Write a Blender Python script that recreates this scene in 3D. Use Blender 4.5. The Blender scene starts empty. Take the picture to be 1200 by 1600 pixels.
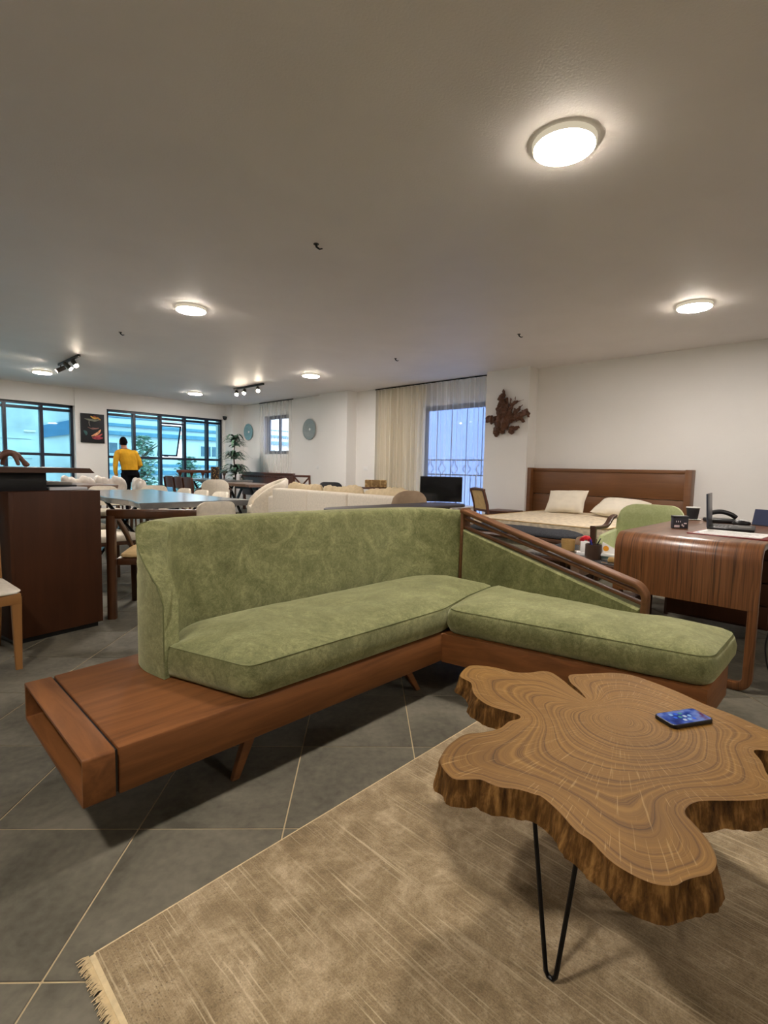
import bpy, bmesh, math, random
import numpy as np
from math import sin, cos, pi, radians, sqrt, atan2, exp, hypot
from mathutils import Vector, Matrix
from mathutils.geometry import delaunay_2d_cdt

scene = bpy.context.scene
COL = scene.collection
random.seed(7)

# ------------------------------------------------------------------ camera
CAM_H = 1.10
PITCH, ROLL, YAW = radians(4.8), radians(1.3), radians(46.0)
def cam_axes():
    cp, sp = cos(PITCH), sin(PITCH)
    M = np.array([[1, 0, 0], [0, -sp, -cp], [0, cp, -sp]], float)
    R = np.array([[cos(ROLL), -sin(ROLL), 0], [sin(ROLL), cos(ROLL), 0], [0, 0, 1]])
    A = np.array([[cos(YAW), -sin(YAW), 0], [sin(YAW), cos(YAW), 0], [0, 0, 1]])
    return R @ M @ A
ax = cam_axes()
cd = bpy.data.cameras.new('camera')
cam = bpy.data.objects.new('camera', cd)
COL.objects.link(cam)
r_, u_, b_ = ax[0], -ax[1], -ax[2]
cam.matrix_world = Matrix(((r_[0], u_[0], b_[0], 0), (r_[1], u_[1], b_[1], 0), (r_[2], u_[2], b_[2], CAM_H), (0, 0, 0, 1)))
cd.sensor_fit = 'HORIZONTAL'
cd.sensor_width = 36.0
cd.lens = 36.0 * 790.0 / 1200.0
cd.clip_start = 0.05
cd.clip_end = 200
scene.camera = cam

# ------------------------------------------------------------------ world, exposure
LAMP = 52.0
SKY = 1.35
world = bpy.data.worlds.new('sky')
scene.world = world
world.use_nodes = True
wn = world.node_tree
bg = wn.nodes['Background']
tc = wn.nodes.new('ShaderNodeTexCoord')
sx = wn.nodes.new('ShaderNodeSeparateXYZ')
rp = wn.nodes.new('ShaderNodeValToRGB')
rp.color_ramp.elements[0].position = 0.0
rp.color_ramp.elements[0].color = (0.96, 0.98, 1.0, 1)
rp.color_ramp.elements[1].position = 0.7
rp.color_ramp.elements[1].color = (0.66, 0.80, 1.0, 1)
wn.links.new(tc.outputs['Generated'], sx.inputs[0])
wn.links.new(sx.outputs['Z'], rp.inputs[0])
wn.links.new(rp.outputs[0], bg.inputs[0])
bg.inputs[1].default_value = SKY
scene.view_settings.view_transform = 'Standard'
scene.view_settings.look = 'None'
scene.view_settings.gamma = 1.0
scene.view_settings.use_curve_mapping = False
scene.view_settings.exposure = 2.3
scene.cycles.use_denoising = True
scene.cycles.max_bounces = 10
scene.cycles.diffuse_bounces = 6
scene.cycles.transparent_max_bounces = 16
scene.cycles.sample_clamp_indirect = 6.0
scene.cycles.caustics_reflective = False
scene.cycles.caustics_refractive = False

# ------------------------------------------------------------------ mesh helpers
WM = {}
def wm(o):
    return WM.get(o.name, Matrix.Identity(4))

def tag(o, label=None, cat=None, group=None, kind=None):
    if label: o['label'] = label
    if cat: o['category'] = cat
    if group: o['group'] = group
    if kind: o['kind'] = kind
    return o

def thing(name, label, cat, loc=(0, 0, 0), rz=0.0, group=None):
    o = bpy.data.objects.new(name, None)
    o.empty_display_size = 0.1
    COL.objects.link(o)
    o.location = loc
    o.rotation_euler = (0, 0, rz)
    WM[o.name] = Matrix.Translation(loc) @ Matrix.Rotation(rz, 4, 'Z')
    return tag(o, label, cat, group)

def struct(name, bm, mat, parent=None):
    o = obj(name, bm, mat, parent)
    if parent is None: o['kind'] = 'structure'
    return o

def obj(name, bm, mat, parent=None, smooth=True, angle=35):
    """link a bmesh whose vertices are in world coordinates"""
    bmesh.ops.recalc_face_normals(bm, faces=bm.faces[:])
    me = bpy.data.meshes.new(name)
    bm.to_mesh(me)
    bm.free()
    return obj_me(name, me, mat, parent, smooth, angle)

def obj_me(name, me, mat, parent=None, smooth=True, angle=35):
    o = bpy.data.objects.new(name, me)
    if isinstance(mat, (list, tuple)):
        for m in mat: me.materials.append(m)
    elif mat is not None:
        me.materials.append(mat)
    if parent is not None:
        me.transform(wm(parent).inverted())
        o.parent = parent
        WM[o.name] = wm(parent)
    COL.objects.link(o)
    if parent is not None: WM[o.name] = wm(parent)
    if smooth:
        me.polygons.foreach_set('use_smooth', [True] * len(me.polygons))
        try: me.set_sharp_from_angle(angle=radians(angle))
        except Exception: pass
    return o

def dup(root, loc=None, rz=None, label=None, group=None):
    def rec(o, parent):
        c = o.copy()
        COL.objects.link(c)
        if parent is not None: c.parent = parent
        for ch in [x for x in bpy.data.objects if x.parent == o]:
            rec(ch, c)
        return c
    kids = {}
    def rec2(o, parent):
        c = o.copy()
        COL.objects.link(c)
        if parent is not None: c.parent = parent
        for ch in list(o.children): rec2(ch, c)
        return c
    r = rec2(root, None)
    if loc is not None: r.location = loc
    if rz is not None: r.rotation_euler = (0, 0, rz)
    if label: r['label'] = label
    if group: r['group'] = group
    return r

def BM(): return bmesh.new()

def box(bm, c, s, bevel=0.0, rot=None, seg=2):
    vs = bmesh.ops.create_cube(bm, size=1.0)['verts']
    bmesh.ops.scale(bm, vec=s, verts=vs)
    if bevel > 0:
        es = list({e for v in vs for e in v.link_edges})
        r = bmesh.ops.bevel(bm, geom=es, offset=min(bevel, min(s) * 0.49), segments=seg, profile=0.5, affect='EDGES', clamp_overlap=True)
        fs = r['faces']
        vs = list({v for v in r['verts']} | {v for v in vs if v.is_valid})
        # collect the whole island
        seen = set(vs); st = list(vs)
        while st:
            v = st.pop()
            for e in v.link_edges:
                w = e.other_vert(v)
                if w not in seen: seen.add(w); st.append(w)
        vs = list(seen)
    if rot is not None:
        bmesh.ops.rotate(bm, cent=(0, 0, 0), matrix=rot if isinstance(rot, Matrix) else Matrix.Rotation(rot, 3, 'Z'), verts=vs)
    bmesh.ops.translate(bm, vec=c, verts=vs)
    return vs

def box2(bm, lo, hi, bevel=0.0, seg=2):
    c = [(a + b) / 2 for a, b in zip(lo, hi)]
    s = [abs(b - a) for a, b in zip(lo, hi)]
    return box(bm, c, s, bevel, None, seg)

def B(lo, hi, bevel=0.0, seg=2):
    bm = BM(); box2(bm, lo, hi, bevel, seg); return bm

def rings(bm, rs, cap0=True, cap1=True, closed=True, loop=False):
    """loft a list of rings (each a list of points)"""
    vr = [[bm.verts.new(p) for p in r] for r in rs]
    n = len(vr[0])
    m = len(vr)
    for i in range(m if loop else m - 1):
        a, b = vr[i], vr[(i + 1) % m]
        for j in range(n if closed else n - 1):
            k = (j + 1) % n
            try: bm.faces.new((a[j], a[k], b[k], b[j]))
            except ValueError: pass
    if cap0 and not loop:
        try: bm.faces.new(list(reversed(vr[0])))
        except ValueError: pass
    if cap1 and not loop:
        try: bm.faces.new(vr[-1])
        except ValueError: pass
    return vr

def tube(bm, pts, rad, n=8, cap=True, flat=1.0, loop=False):
    pts = [Vector(p) for p in pts]
    m = len(pts)
    rads = rad if isinstance(rad, (list, tuple)) else [rad] * m
    prev = None
    rs = []
    for i, p in enumerate(pts):
        if loop: t = pts[(i + 1) % m] - pts[i - 1]
        else: t = pts[min(i + 1, m - 1)] - pts[max(i - 1, 0)]
        if t.length < 1e-9: t = Vector((0, 0, 1))
        t.normalize()
        if prev is None:
            a = Vector((0, 0, 1)) if abs(t.z) < 0.9 else Vector((1, 0, 0))
            u = t.cross(a).normalized()
        else:
            u = prev - t * prev.dot(t)
            if u.length < 1e-6: u = t.orthogonal()
            u.normalize()
        prev = u
        v = t.cross(u)
        r = rads[i]
        rs.append([p + u * (r * cos(2 * pi * k / n)) + v * (r * flat * sin(2 * pi * k / n)) for k in range(n)])
    return rings(bm, rs, cap, cap, True, loop)

def lathe(bm, prof, c=(0, 0, 0), n=24, axis='Z'):
    rs = []
    for r, z in prof:
        ring = []
        for k in range(n):
            a = 2 * pi * k / n
            p = (r * cos(a), r * sin(a), z)
            if axis == 'X': p = (p[2], p[0], p[1])
            if axis == 'Y': p = (p[0], p[2], p[1])
            ring.append((c[0] + p[0], c[1] + p[1], c[2] + p[2]))
        rs.append(ring)
    return rings(bm, rs)

def rrect(w, h, r, n=3):
    """rounded rectangle profile centred at 0"""
    out = []
    for cx, cy, a0 in ((w / 2 - r, h / 2 - r, 0), (-w / 2 + r, h / 2 - r, 90), (-w / 2 + r, -h / 2 + r, 180), (w / 2 - r, -h / 2 + r, 270)):
        for k in range(n + 1):
            a = radians(a0 + 90 * k / n)
            out.append((cx + r * cos(a), cy + r * sin(a)))
    return out

def sweep(bm, pts, prof, side, cap=True):
    """sweep a 2D profile (u along 'side', v along tangent x side) along pts; side a fixed vector or one per point"""
    pts = [Vector(p) for p in pts]
    m = len(pts)
    rs = []
    for i, p in enumerate(pts):
        t = (pts[min(i + 1, m - 1)] - pts[max(i - 1, 0)]).normalized()
        s = Vector(side[i] if isinstance(side, list) else side)
        s = (s - t * s.dot(t)).normalized()
        v = t.cross(s)
        pr = prof[i] if isinstance(prof[0], list) else prof
        rs.append([p + s * a + v * b for a, b in pr])
    return rings(bm, rs, cap, cap)

def prism(bm, poly, z0, z1, bevel=0.0):
    vs = [bm.verts.new((x, y, z0)) for x, y in poly]
    f = bm.faces.new(vs)
    r = bmesh.ops.extrude_face_region(bm, geom=[f])
    nv = [g for g in r['geom'] if isinstance(g, bmesh.types.BMVert)]
    bmesh.ops.translate(bm, vec=(0, 0, z1 - z0), verts=nv)
    if bevel:
        es = list({e for v in vs + nv for e in v.link_edges})
        bmesh.ops.bevel(bm, geom=es, offset=bevel, segments=2, profile=0.5, affect='EDGES', clamp_overlap=True)

def catmull(pts, n, closed=False):
    P = [Vector(p) for p in pts]
    m = len(P)
    out = []
    segs = m if closed else m - 1
    for i in range(segs):
        p0 = P[(i - 1) % m] if closed else P[max(i - 1, 0)]
        p1 = P[i]; p2 = P[(i + 1) % m]
        p3 = P[(i + 2) % m] if closed else P[min(i + 2, m - 1)]
        for k in range(n):
            t = k / n
            out.append(0.5 * ((2 * p1) + (p2 - p0) * t + (2 * p0 - 5 * p1 + 4 * p2 - p3) * t * t + (3 * p1 - p0 - 3 * p2 + p3) * t ** 3))
    if not closed: out.append(P[-1])
    return out

def resample(pts, n, closed=False):
    P = [Vector(p) for p in pts]
    if closed: P = P + [P[0]]
    L = [0.0]
    for a, b in zip(P, P[1:]): L.append(L[-1] + (b - a).length)
    out = []
    cnt = n if closed else n - 1
    j = 0
    for i in range(n):
        s = L[-1] * i / cnt
        while j < len(L) - 2 and L[j + 1] < s: j += 1
        d = L[j + 1] - L[j]
        t = (s - L[j]) / d if d > 1e-12 else 0
        out.append(P[j].lerp(P[j + 1], t))
    return out

def dist_poly(P, poly):
    """distance of points P (n,2) to a closed polyline, numpy"""
    P = np.asarray(P, float); Q = np.asarray(poly, float)
    A = Q; Bq = np.roll(Q, -1, 0)
    d = np.full(len(P), 1e9)
    for a, b in zip(A, Bq):
        ab = b - a
        L = (ab ** 2).sum() + 1e-12
        t = np.clip(((P - a) @ ab) / L, 0, 1)
        q = a + t[:, None] * ab
        d = np.minimum(d, np.hypot(P[:, 0] - q[:, 0], P[:, 1] - q[:, 1]))
    return d

def fill_poly(poly, step, jitter=0.0):
    """triangulated polygon with interior points: (points (n,2), faces)"""
    Q = [Vector((p[0], p[1])) for p in poly]
    n = len(Q)
    xs = [p.x for p in Q]; ys = [p.y for p in Q]
    pts = []
    y = min(ys); row = 0
    while y < max(ys):
        x = min(xs) + (step / 2 if row % 2 else 0)
        while x < max(xs):
            pts.append((x + random.uniform(-jitter, jitter), y + random.uniform(-jitter, jitter)))
            x += step
        y += step * 0.866; row += 1
    P = np.array(pts)
    d = dist_poly(P, [(q.x, q.y) for q in Q])
    keep = [Vector(p) for p, dd in zip(pts, d) if dd > step * 0.55]
    r = delaunay_2d_cdt(Q + keep, [], [list(range(n))], 1, 1e-6)
    return [(v.x, v.y) for v in r[0]], [tuple(f) for f in r[2]]

def vnoise(x, y, z=0.0, seed=0):
    from mathutils import noise as N
    return N.noise(Vector((x + seed * 17.3, y - seed * 7.1, z + seed * 3.7)))

def cushion(poly, z0, zs, crown, soft=0.07, bulge=0.012, step=0.03, wr=0.004, tilt=None, fillet=0.03, sag=None):
    """upholstered cushion over a polygon: flat underside, bulging sides, seam at zs, domed top"""
    per = sum(hypot(poly[i][0] - poly[i - 1][0], poly[i][1] - poly[i - 1][1]) for i in range(len(poly)))
    # round the polygon corners a little
    rp = []
    m = len(poly)
    for i in range(m):
        a, b, c = Vector(poly[i - 1][:2]), Vector(poly[i][:2]), Vector(poly[(i + 1) % m][:2])
        f1 = min(fillet, (a - b).length * .4); f2 = min(fillet, (c - b).length * .4)
        p, q = b + (a - b).normalized() * f1, b + (c - b).normalized() * f2
        for k in range(5):
            t = k / 4
            rp.append((p.lerp(b, t)).lerp(b.lerp(q, t), t))
    n = max(24, int(per / step))
    Q = [(v.x, v.y) for v in resample([(p.x, p.y, 0) for p in rp], n, True)]
    area = sum(Q[i - 1][0] * Q[i][1] - Q[i][0] * Q[i - 1][1] for i in range(n))
    sg = 1 if area > 0 else -1
    nor = []
    for i in range(n):
        t = Vector((Q[(i + 1) % n][0] - Q[i - 1][0], Q[(i + 1) % n][1] - Q[i - 1][1])).normalized()
        nor.append((t.y * sg, -t.x * sg))
    bm = BM()
    lv = []
    for k, (f, o) in enumerate(((0.0, -0.012), (0.06, 0.0), (0.3, bulge), (0.6, bulge * 1.1), (0.88, bulge * .5), (1.0, 0.0))):
        z = z0 + (zs - z0) * f
        lv.append([(Q[i][0] + nor[i][0] * o, Q[i][1] + nor[i][1] * o, z + (wr * vnoise(Q[i][0] * 6, Q[i][1] * 6, z * 9) if 0 < k < 5 else 0)) for i in range(n)])
    rings(bm, lv, True, False)
    pts, faces = fill_poly(Q, step)
    d = dist_poly(pts, Q)
    vs = []
    for (x, y), dd in zip(pts, d):
        h = crown * (1 - exp(-dd / soft))
        h += wr * 1.3 * vnoise(x * 5, y * 5, 1.1) * min(1, dd / 0.05) + wr * .8 * vnoise(x * 13, y * 13, 2.1) * min(1, dd / 0.05)
        if sag: h += sag(x, y) * min(1, dd / 0.1)
        vs.append(bm.verts.new((x, y, zs + h)))
    for f in faces:
        try: bm.faces.new([vs[i] for i in f])
        except ValueError: pass
    bmesh.ops.remove_doubles(bm, verts=bm.verts[:], dist=2e-4)
    if tilt:
        for v in bm.verts: v.co.z += tilt(v.co.x, v.co.y)
    seam = [(x, y, zs + 0.001 + (tilt(x, y) if tilt else 0)) for x, y in Q]
    return bm, seam

def solidify_remesh(bm, voxel, smooth_it=2):
    """union of overlapping shapes into one continuous surface"""
    me = bpy.data.meshes.new('tmp')
    bmesh.ops.recalc_face_normals(bm, faces=bm.faces[:])
    bm.to_mesh(me); bm.free()
    o = bpy.data.objects.new('tmp', me)
    COL.objects.link(o)
    md = o.modifiers.new('r', 'REMESH'); md.mode = 'VOXEL'; md.voxel_size = voxel
    sm = o.modifiers.new('s', 'SMOOTH'); sm.iterations = smooth_it; sm.factor = 0.5
    dg = bpy.context.evaluated_depsgraph_get()
    r = bpy.data.meshes.new_from_object(o.evaluated_get(dg))
    bpy.data.objects.remove(o)
    bpy.data.meshes.remove(me)
    return r

def ball(bm, c, r, n=12, rot=None):
    vs = bmesh.ops.create_uvsphere(bm, u_segments=n, v_segments=max(6, n * 2 // 3), radius=1.0)['verts']
    bmesh.ops.scale(bm, vec=r if isinstance(r, (tuple, list)) else (r, r, r), verts=vs)
    if rot: bmesh.ops.rotate(bm, cent=(0, 0, 0), matrix=rot, verts=vs)
    bmesh.ops.translate(bm, vec=c, verts=vs)

# ------------------------------------------------------------------ materials
def srgb(r, g, b):
    f = lambda c: (c / 255) / 12.92 if c / 255 <= 0.04045 else ((c / 255 + 0.055) / 1.055) ** 2.4
    return (f(r), f(g), f(b))

MATS = {}
def nodes(name):
    m = bpy.data.materials.new(name)
    m.use_nodes = True
    MATS[name] = m
    nt = m.node_tree
    return m, nt, nt.nodes['Principled BSDF'], nt.nodes['Material Output']

def N(nt, t, **kw):
    n = nt.nodes.new(t)
    for k, v in kw.items():
        if k in n.inputs: n.inputs[k].default_value = v
        else: setattr(n, k, v)
    return n

def coords(nt, scale=(1, 1, 1), rot=(0, 0, 0), kind='Object'):
    t = N(nt, 'ShaderNodeTexCoord')
    mp = N(nt, 'ShaderNodeMapping')
    mp.inputs['Scale'].default_value = scale
    mp.inputs['Rotation'].default_value = rot
    nt.links.new(t.outputs[kind], mp.inputs[0])
    return mp.outputs[0]

def wavy(nt, src, amp, freq):
    """bend texture coordinates gently so that grain lines wander"""
    mp = N(nt, 'ShaderNodeMapping'); mp.inputs['Scale'].default_value = freq
    nt.links.new(src, mp.inputs[0])
    n = N(nt, 'ShaderNodeTexNoise', Scale=1.0, Detail=2.0); nt.links.new(mp.outputs[0], n.inputs['Vector'])
    s = N(nt, 'ShaderNodeVectorMath', operation='SUBTRACT'); s.inputs[1].default_value = (.5, .5, .5)
    nt.links.new(n.outputs['Color'], s.inputs[0])
    k = N(nt, 'ShaderNodeVectorMath', operation='MULTIPLY'); k.inputs[1].default_value = amp
    nt.links.new(s.outputs[0], k.inputs[0])
    a = N(nt, 'ShaderNodeVectorMath', operation='ADD')
    nt.links.new(src, a.inputs[0]); nt.links.new(k.outputs[0], a.inputs[1])
    return a.outputs[0]

def ramp(nt, src, stops):
    r = N(nt, 'ShaderNodeValToRGB')
    cr = r.color_ramp
    while len(cr.elements) > 1: cr.elements.remove(cr.elements[-1])
    cr.elements[0].position = stops[0][0]
    cr.elements[0].color = (*stops[0][1], 1)
    for p, c in stops[1:]:
        e = cr.elements.new(p); e.color = (*c, 1)
    nt.links.new(src, r.inputs[0])
    return r.outputs[0]

def bump(nt, bsdf, src, strength, dist=0.01):
    b = N(nt, 'ShaderNodeBump')
    b.inputs['Strength'].default_value = strength
    b.inputs['Distance'].default_value = dist
    nt.links.new(src, b.inputs['Height'])
    nt.links.new(b.outputs[0], bsdf.inputs['Normal'])

def plain(name, col, rough=0.5, var=0.12, scale=6.0, stretch=(1, 1, 1), bmp=0.0, bscale=60.0, metal=0.0, spec=0.5, sheen=0.0, detail=4.0, coat=0.0):
    """one colour with a little natural unevenness and optional fine relief"""
    m, nt, p, out = nodes(name)
    c = coords(nt, stretch)
    n = N(nt, 'ShaderNodeTexNoise', Scale=scale, Detail=detail)
    nt.links.new(c, n.inputs['Vector'])
    lo = tuple(max(0, x * (1 - var)) for x in col); hi = tuple(min(1, x * (1 + var)) for x in col)
    nt.links.new(ramp(nt, n.outputs['Fac'], [(0.3, lo), (0.7, hi)]), p.inputs['Base Color'])
    p.inputs['Roughness'].default_value = rough
    p.inputs['Metallic'].default_value = metal
    p.inputs['Specular IOR Level'].default_value = spec
    if coat: p.inputs['Coat Weight'].default_value = coat; p.inputs['Coat Roughness'].default_value = .15
    if sheen:
        p.inputs['Sheen Weight'].default_value = sheen
        p.inputs['Sheen Roughness'].default_value = 0.4
        p.inputs['Sheen Tint'].default_value = (*hi, 1)
    if bmp:
        n2 = N(nt, 'ShaderNodeTexNoise', Scale=bscale, Detail=3.0)
        nt.links.new(c, n2.inputs['Vector'])
        bump(nt, p, n2.outputs['Fac'], bmp, 0.004)
    return m

def wood(name, dark, light, axis='X', scale=1.0, rough=0.4, ringy=0.35, spec=0.5, coat=0.0):
    """wood with its grain running along one axis"""
    m, nt, p, out = nodes(name)
    st = {'X': (0.7, 9, 9), 'Y': (9, 0.7, 9), 'Z': (9, 9, 0.7)}[axis]
    c = coords(nt, tuple(s * scale for s in st))
    n = N(nt, 'ShaderNodeTexNoise', Scale=3.0, Detail=6.0, Roughness=0.6, Distortion=0.6)
    nt.links.new(c, n.inputs['Vector'])
    c2 = coords(nt, (1.3, 1.3, 1.3))
    n2 = N(nt, 'ShaderNodeTexNoise', Scale=2.0, Detail=2.0)
    nt.links.new(c2, n2.inputs['Vector'])
    a = ramp(nt, n.outputs['Fac'], [(0.32, dark), (0.68, light)])
    mid = tuple((d + l) / 2 for d, l in zip(dark, light))
    b = ramp(nt, n2.outputs['Fac'], [(0.3, tuple(x * .85 for x in mid)), (0.7, tuple(min(1, x * 1.15) for x in mid))])
    mx = N(nt, 'ShaderNodeMixRGB'); mx.inputs[0].default_value = 1 - ringy if ringy <= 1 else 0.3
    mx.inputs[0].default_value = 1 - ringy
    nt.links.new(a, mx.inputs[1]); nt.links.new(b, mx.inputs[2])
    nt.links.new(mx.outputs[0], p.inputs['Base Color'])
    p.inputs['Roughness'].default_value = rough
    p.inputs['Specular IOR Level'].default_value = spec
    if coat: p.inputs['Coat Weight'].default_value = coat; p.inputs['Coat Roughness'].default_value = .2
    bump(nt, p, n.outputs['Fac'], 0.06, 0.003)
    return m

def emit(name, col, strength):
    m, nt, p, out = nodes(name)
    e = N(nt, 'ShaderNodeEmission'); e.inputs[0].default_value = (*col, 1); e.inputs[1].default_value = strength
    nt.links.new(e.outputs[0], out.inputs[0])
    return m

def velvet(name, base, hi, lo, sc=1.0):
    m, nt, p, out = nodes(name)
    c = coords(nt)
    n = N(nt, 'ShaderNodeTexNoise', Scale=4.5 * sc, Detail=6.0, Roughness=0.7, Distortion=2.2)
    n2 = N(nt, 'ShaderNodeTexNoise', Scale=34 * sc, Detail=5.0, Roughness=0.75, Distortion=1.6)
    n3 = N(nt, 'ShaderNodeTexNoise', Scale=260 * sc, Detail=2.0)
    for x in (n, n2, n3): nt.links.new(c, x.inputs['Vector'])
    a = N(nt, 'ShaderNodeMath', operation='MULTIPLY_ADD'); a.inputs[1].default_value = 0.40
    nt.links.new(n2.outputs['Fac'], a.inputs[0])
    s = N(nt, 'ShaderNodeMath', operation='MULTIPLY'); s.inputs[1].default_value = 0.42
    nt.links.new(n.outputs['Fac'], s.inputs[0]); nt.links.new(s.outputs[0], a.inputs[2])
    a3 = N(nt, 'ShaderNodeMath', operation='MULTIPLY_ADD'); a3.inputs[1].default_value = 0.18
    nt.links.new(n3.outputs['Fac'], a3.inputs[0]); nt.links.new(a.outputs[0], a3.inputs[2])
    nt.links.new(ramp(nt, a3.outputs[0], [(0.37, lo), (0.5, base), (0.63, hi)]), p.inputs['Base Color'])
    p.inputs['Roughness'].default_value = 0.9
    p.inputs['Specular IOR Level'].default_value = 0.15
    p.inputs['Sheen Weight'].default_value = 1.0
    p.inputs['Sheen Roughness'].default_value = 0.5
    p.inputs['Sheen Tint'].default_value = (*[c ** .6 for c in hi], 1)
    bump(nt, p, a3.outputs[0], 0.25, 0.006)
    return m

GREEN = velvet('green_velvet', srgb(117, 119, 79), srgb(152, 153, 107), srgb(86, 90, 55))
GREEN_SEAM = plain('green_piping', srgb(100, 104, 64), 0.9)
GREEN_CHAIR = velvet('pale_green_velvet', srgb(166, 173, 124), srgb(182, 188, 140), srgb(150, 158, 110))
SOFA_WOOD = wood('sofa_wood', srgb(92, 56, 29), srgb(142, 92, 51), 'X', 1.0, 0.5, spec=.25, ringy=.6)
SOFA_WOOD_Y = wood('sofa_wood_cross', srgb(94, 58, 30), srgb(144, 93, 52), 'Y', 1.0, 0.5, spec=.25, ringy=.6)
RAIL_WOOD = wood('rail_wood', srgb(82, 54, 34), srgb(134, 92, 60), 'Y', 1.0, 0.5, spec=.25)
DARK_WOOD = wood('dark_wood', srgb(50, 28, 15), srgb(76, 44, 25), 'Z', 0.8, 0.5, spec=.2)
DARK_WOOD_X = wood('dark_wood_flat', srgb(56, 34, 22), srgb(82, 52, 34), 'X', 0.8, 0.4)
CHAIR_WOOD = wood('chair_wood', srgb(56, 33, 17), srgb(94, 58, 32), 'Z', 1.0, 0.34, coat=.2)
FAR_WOOD = wood('brown_wood', srgb(66, 36, 24), srgb(98, 56, 38), 'Z', 1.0, 0.4)
LIGHT_WOOD = wood('light_wood', srgb(130, 88, 46), srgb(166, 118, 66), 'Z', 1.0, 0.45)
HEAD_WOOD = wood('headboard_wood', srgb(92, 58, 30), srgb(128, 84, 48), 'Y', 0.8, 0.42)
BLACK_METAL = plain('black_metal', (0.006, 0.006, 0.007), 0.35, 0.1, metal=.6)
BLACK = plain('black_plastic', (0.005, 0.005, 0.006), 0.4, 0.1)
DARK_FRAME = plain('dark_frame', (0.008, 0.014, 0.03), 0.4, 0.1)
WHITE = plain('white_plastic', (0.8, 0.8, 0.78), 0.4, 0.03)
CREAM = plain('cream_fabric', srgb(230, 221, 203), 0.9, 0.08, 30, bmp=0.3, bscale=300, spec=.1)
LINEN = plain('linen_fabric', srgb(229, 220, 204), 0.92, 0.07, 40, bmp=0.3, bscale=400, spec=.1)
TAN = plain('tan_fabric', srgb(196, 168, 120), 0.85, 0.1, 20, bmp=0.2, bscale=300, spec=.1)
GREIGE = plain('greige_fabric', srgb(168, 146, 122), 0.9, 0.08, 20, bmp=.2, bscale=300, spec=.1)
PILLOW = plain('white_pillow', srgb(226, 218, 200), 0.9, 0.05, 10, bmp=.15, bscale=200, spec=.1)
MATTRESS = plain('mattress_cloth', srgb(218, 204, 178), 0.9, 0.22, 34, stretch=(1, .5, 1), bmp=.3, bscale=50, spec=.1)
CHARCOAL = plain('charcoal_fabric', srgb(66, 68, 72), 0.95, 0.35, 120, bmp=.4, bscale=400, spec=.1)
PAPER = plain('paper', (0.86, 0.84, 0.8), 0.7, 0.03)
WRAP = plain('white_wrap', srgb(216, 206, 194), 0.35, 0.08, 14, bmp=.5, bscale=16, spec=.6)

# ------------------------------------------------------------------ setting
def wallpaint():
    m, nt, p, out = nodes('wall_paint')
    c = coords(nt)
    n = N(nt, 'ShaderNodeTexNoise', Scale=1.2, Detail=3.0)
    n2 = N(nt, 'ShaderNodeTexNoise', Scale=55, Detail=3.0)
    nt.links.new(c, n.inputs['Vector']); nt.links.new(c, n2.inputs['Vector'])
    nt.links.new(ramp(nt, n.outputs['Fac'], [(0.3, (0.80, 0.785, 0.75)), (0.7, (0.84, 0.825, 0.79))]), p.inputs['Base Color'])
    p.inputs['Roughness'].default_value = 0.75
    p.inputs['Specular IOR Level'].default_value = 0.2
    bump(nt, p, n2.outputs['Fac'], 0.12, 0.004)
    return m
WALL = wallpaint()

def ceilpaint():
    m, nt, p, out = nodes('ceiling_paint')
    c = coords(nt, (1, 1.0, 1))
    n = N(nt, 'ShaderNodeTexNoise', Scale=1.6, Detail=3.0, Distortion=0.5)
    n2 = N(nt, 'ShaderNodeTexNoise', Scale=90, Detail=2.0)
    nt.links.new(c, n.inputs['Vector']); nt.links.new(c, n2.inputs['Vector'])
    nt.links.new(ramp(nt, n.outputs['Fac'], [(0.3, (0.83, 0.795, 0.79)), (0.7, (0.87, 0.835, 0.83))]), p.inputs['Base Color'])
    p.inputs['Roughness'].default_value = 0.55
    p.inputs['Specular IOR Level'].default_value = 0.35
    ad = N(nt, 'ShaderNodeMath', operation='MULTIPLY_ADD'); ad.inputs[1].default_value = 6.0
    nt.links.new(n.outputs['Fac'], ad.inputs[0]); nt.links.new(n2.outputs['Fac'], ad.inputs[2])
    bump(nt, p, ad.outputs[0], 0.25, 0.004)
    return m
CEIL = ceilpaint()

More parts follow.
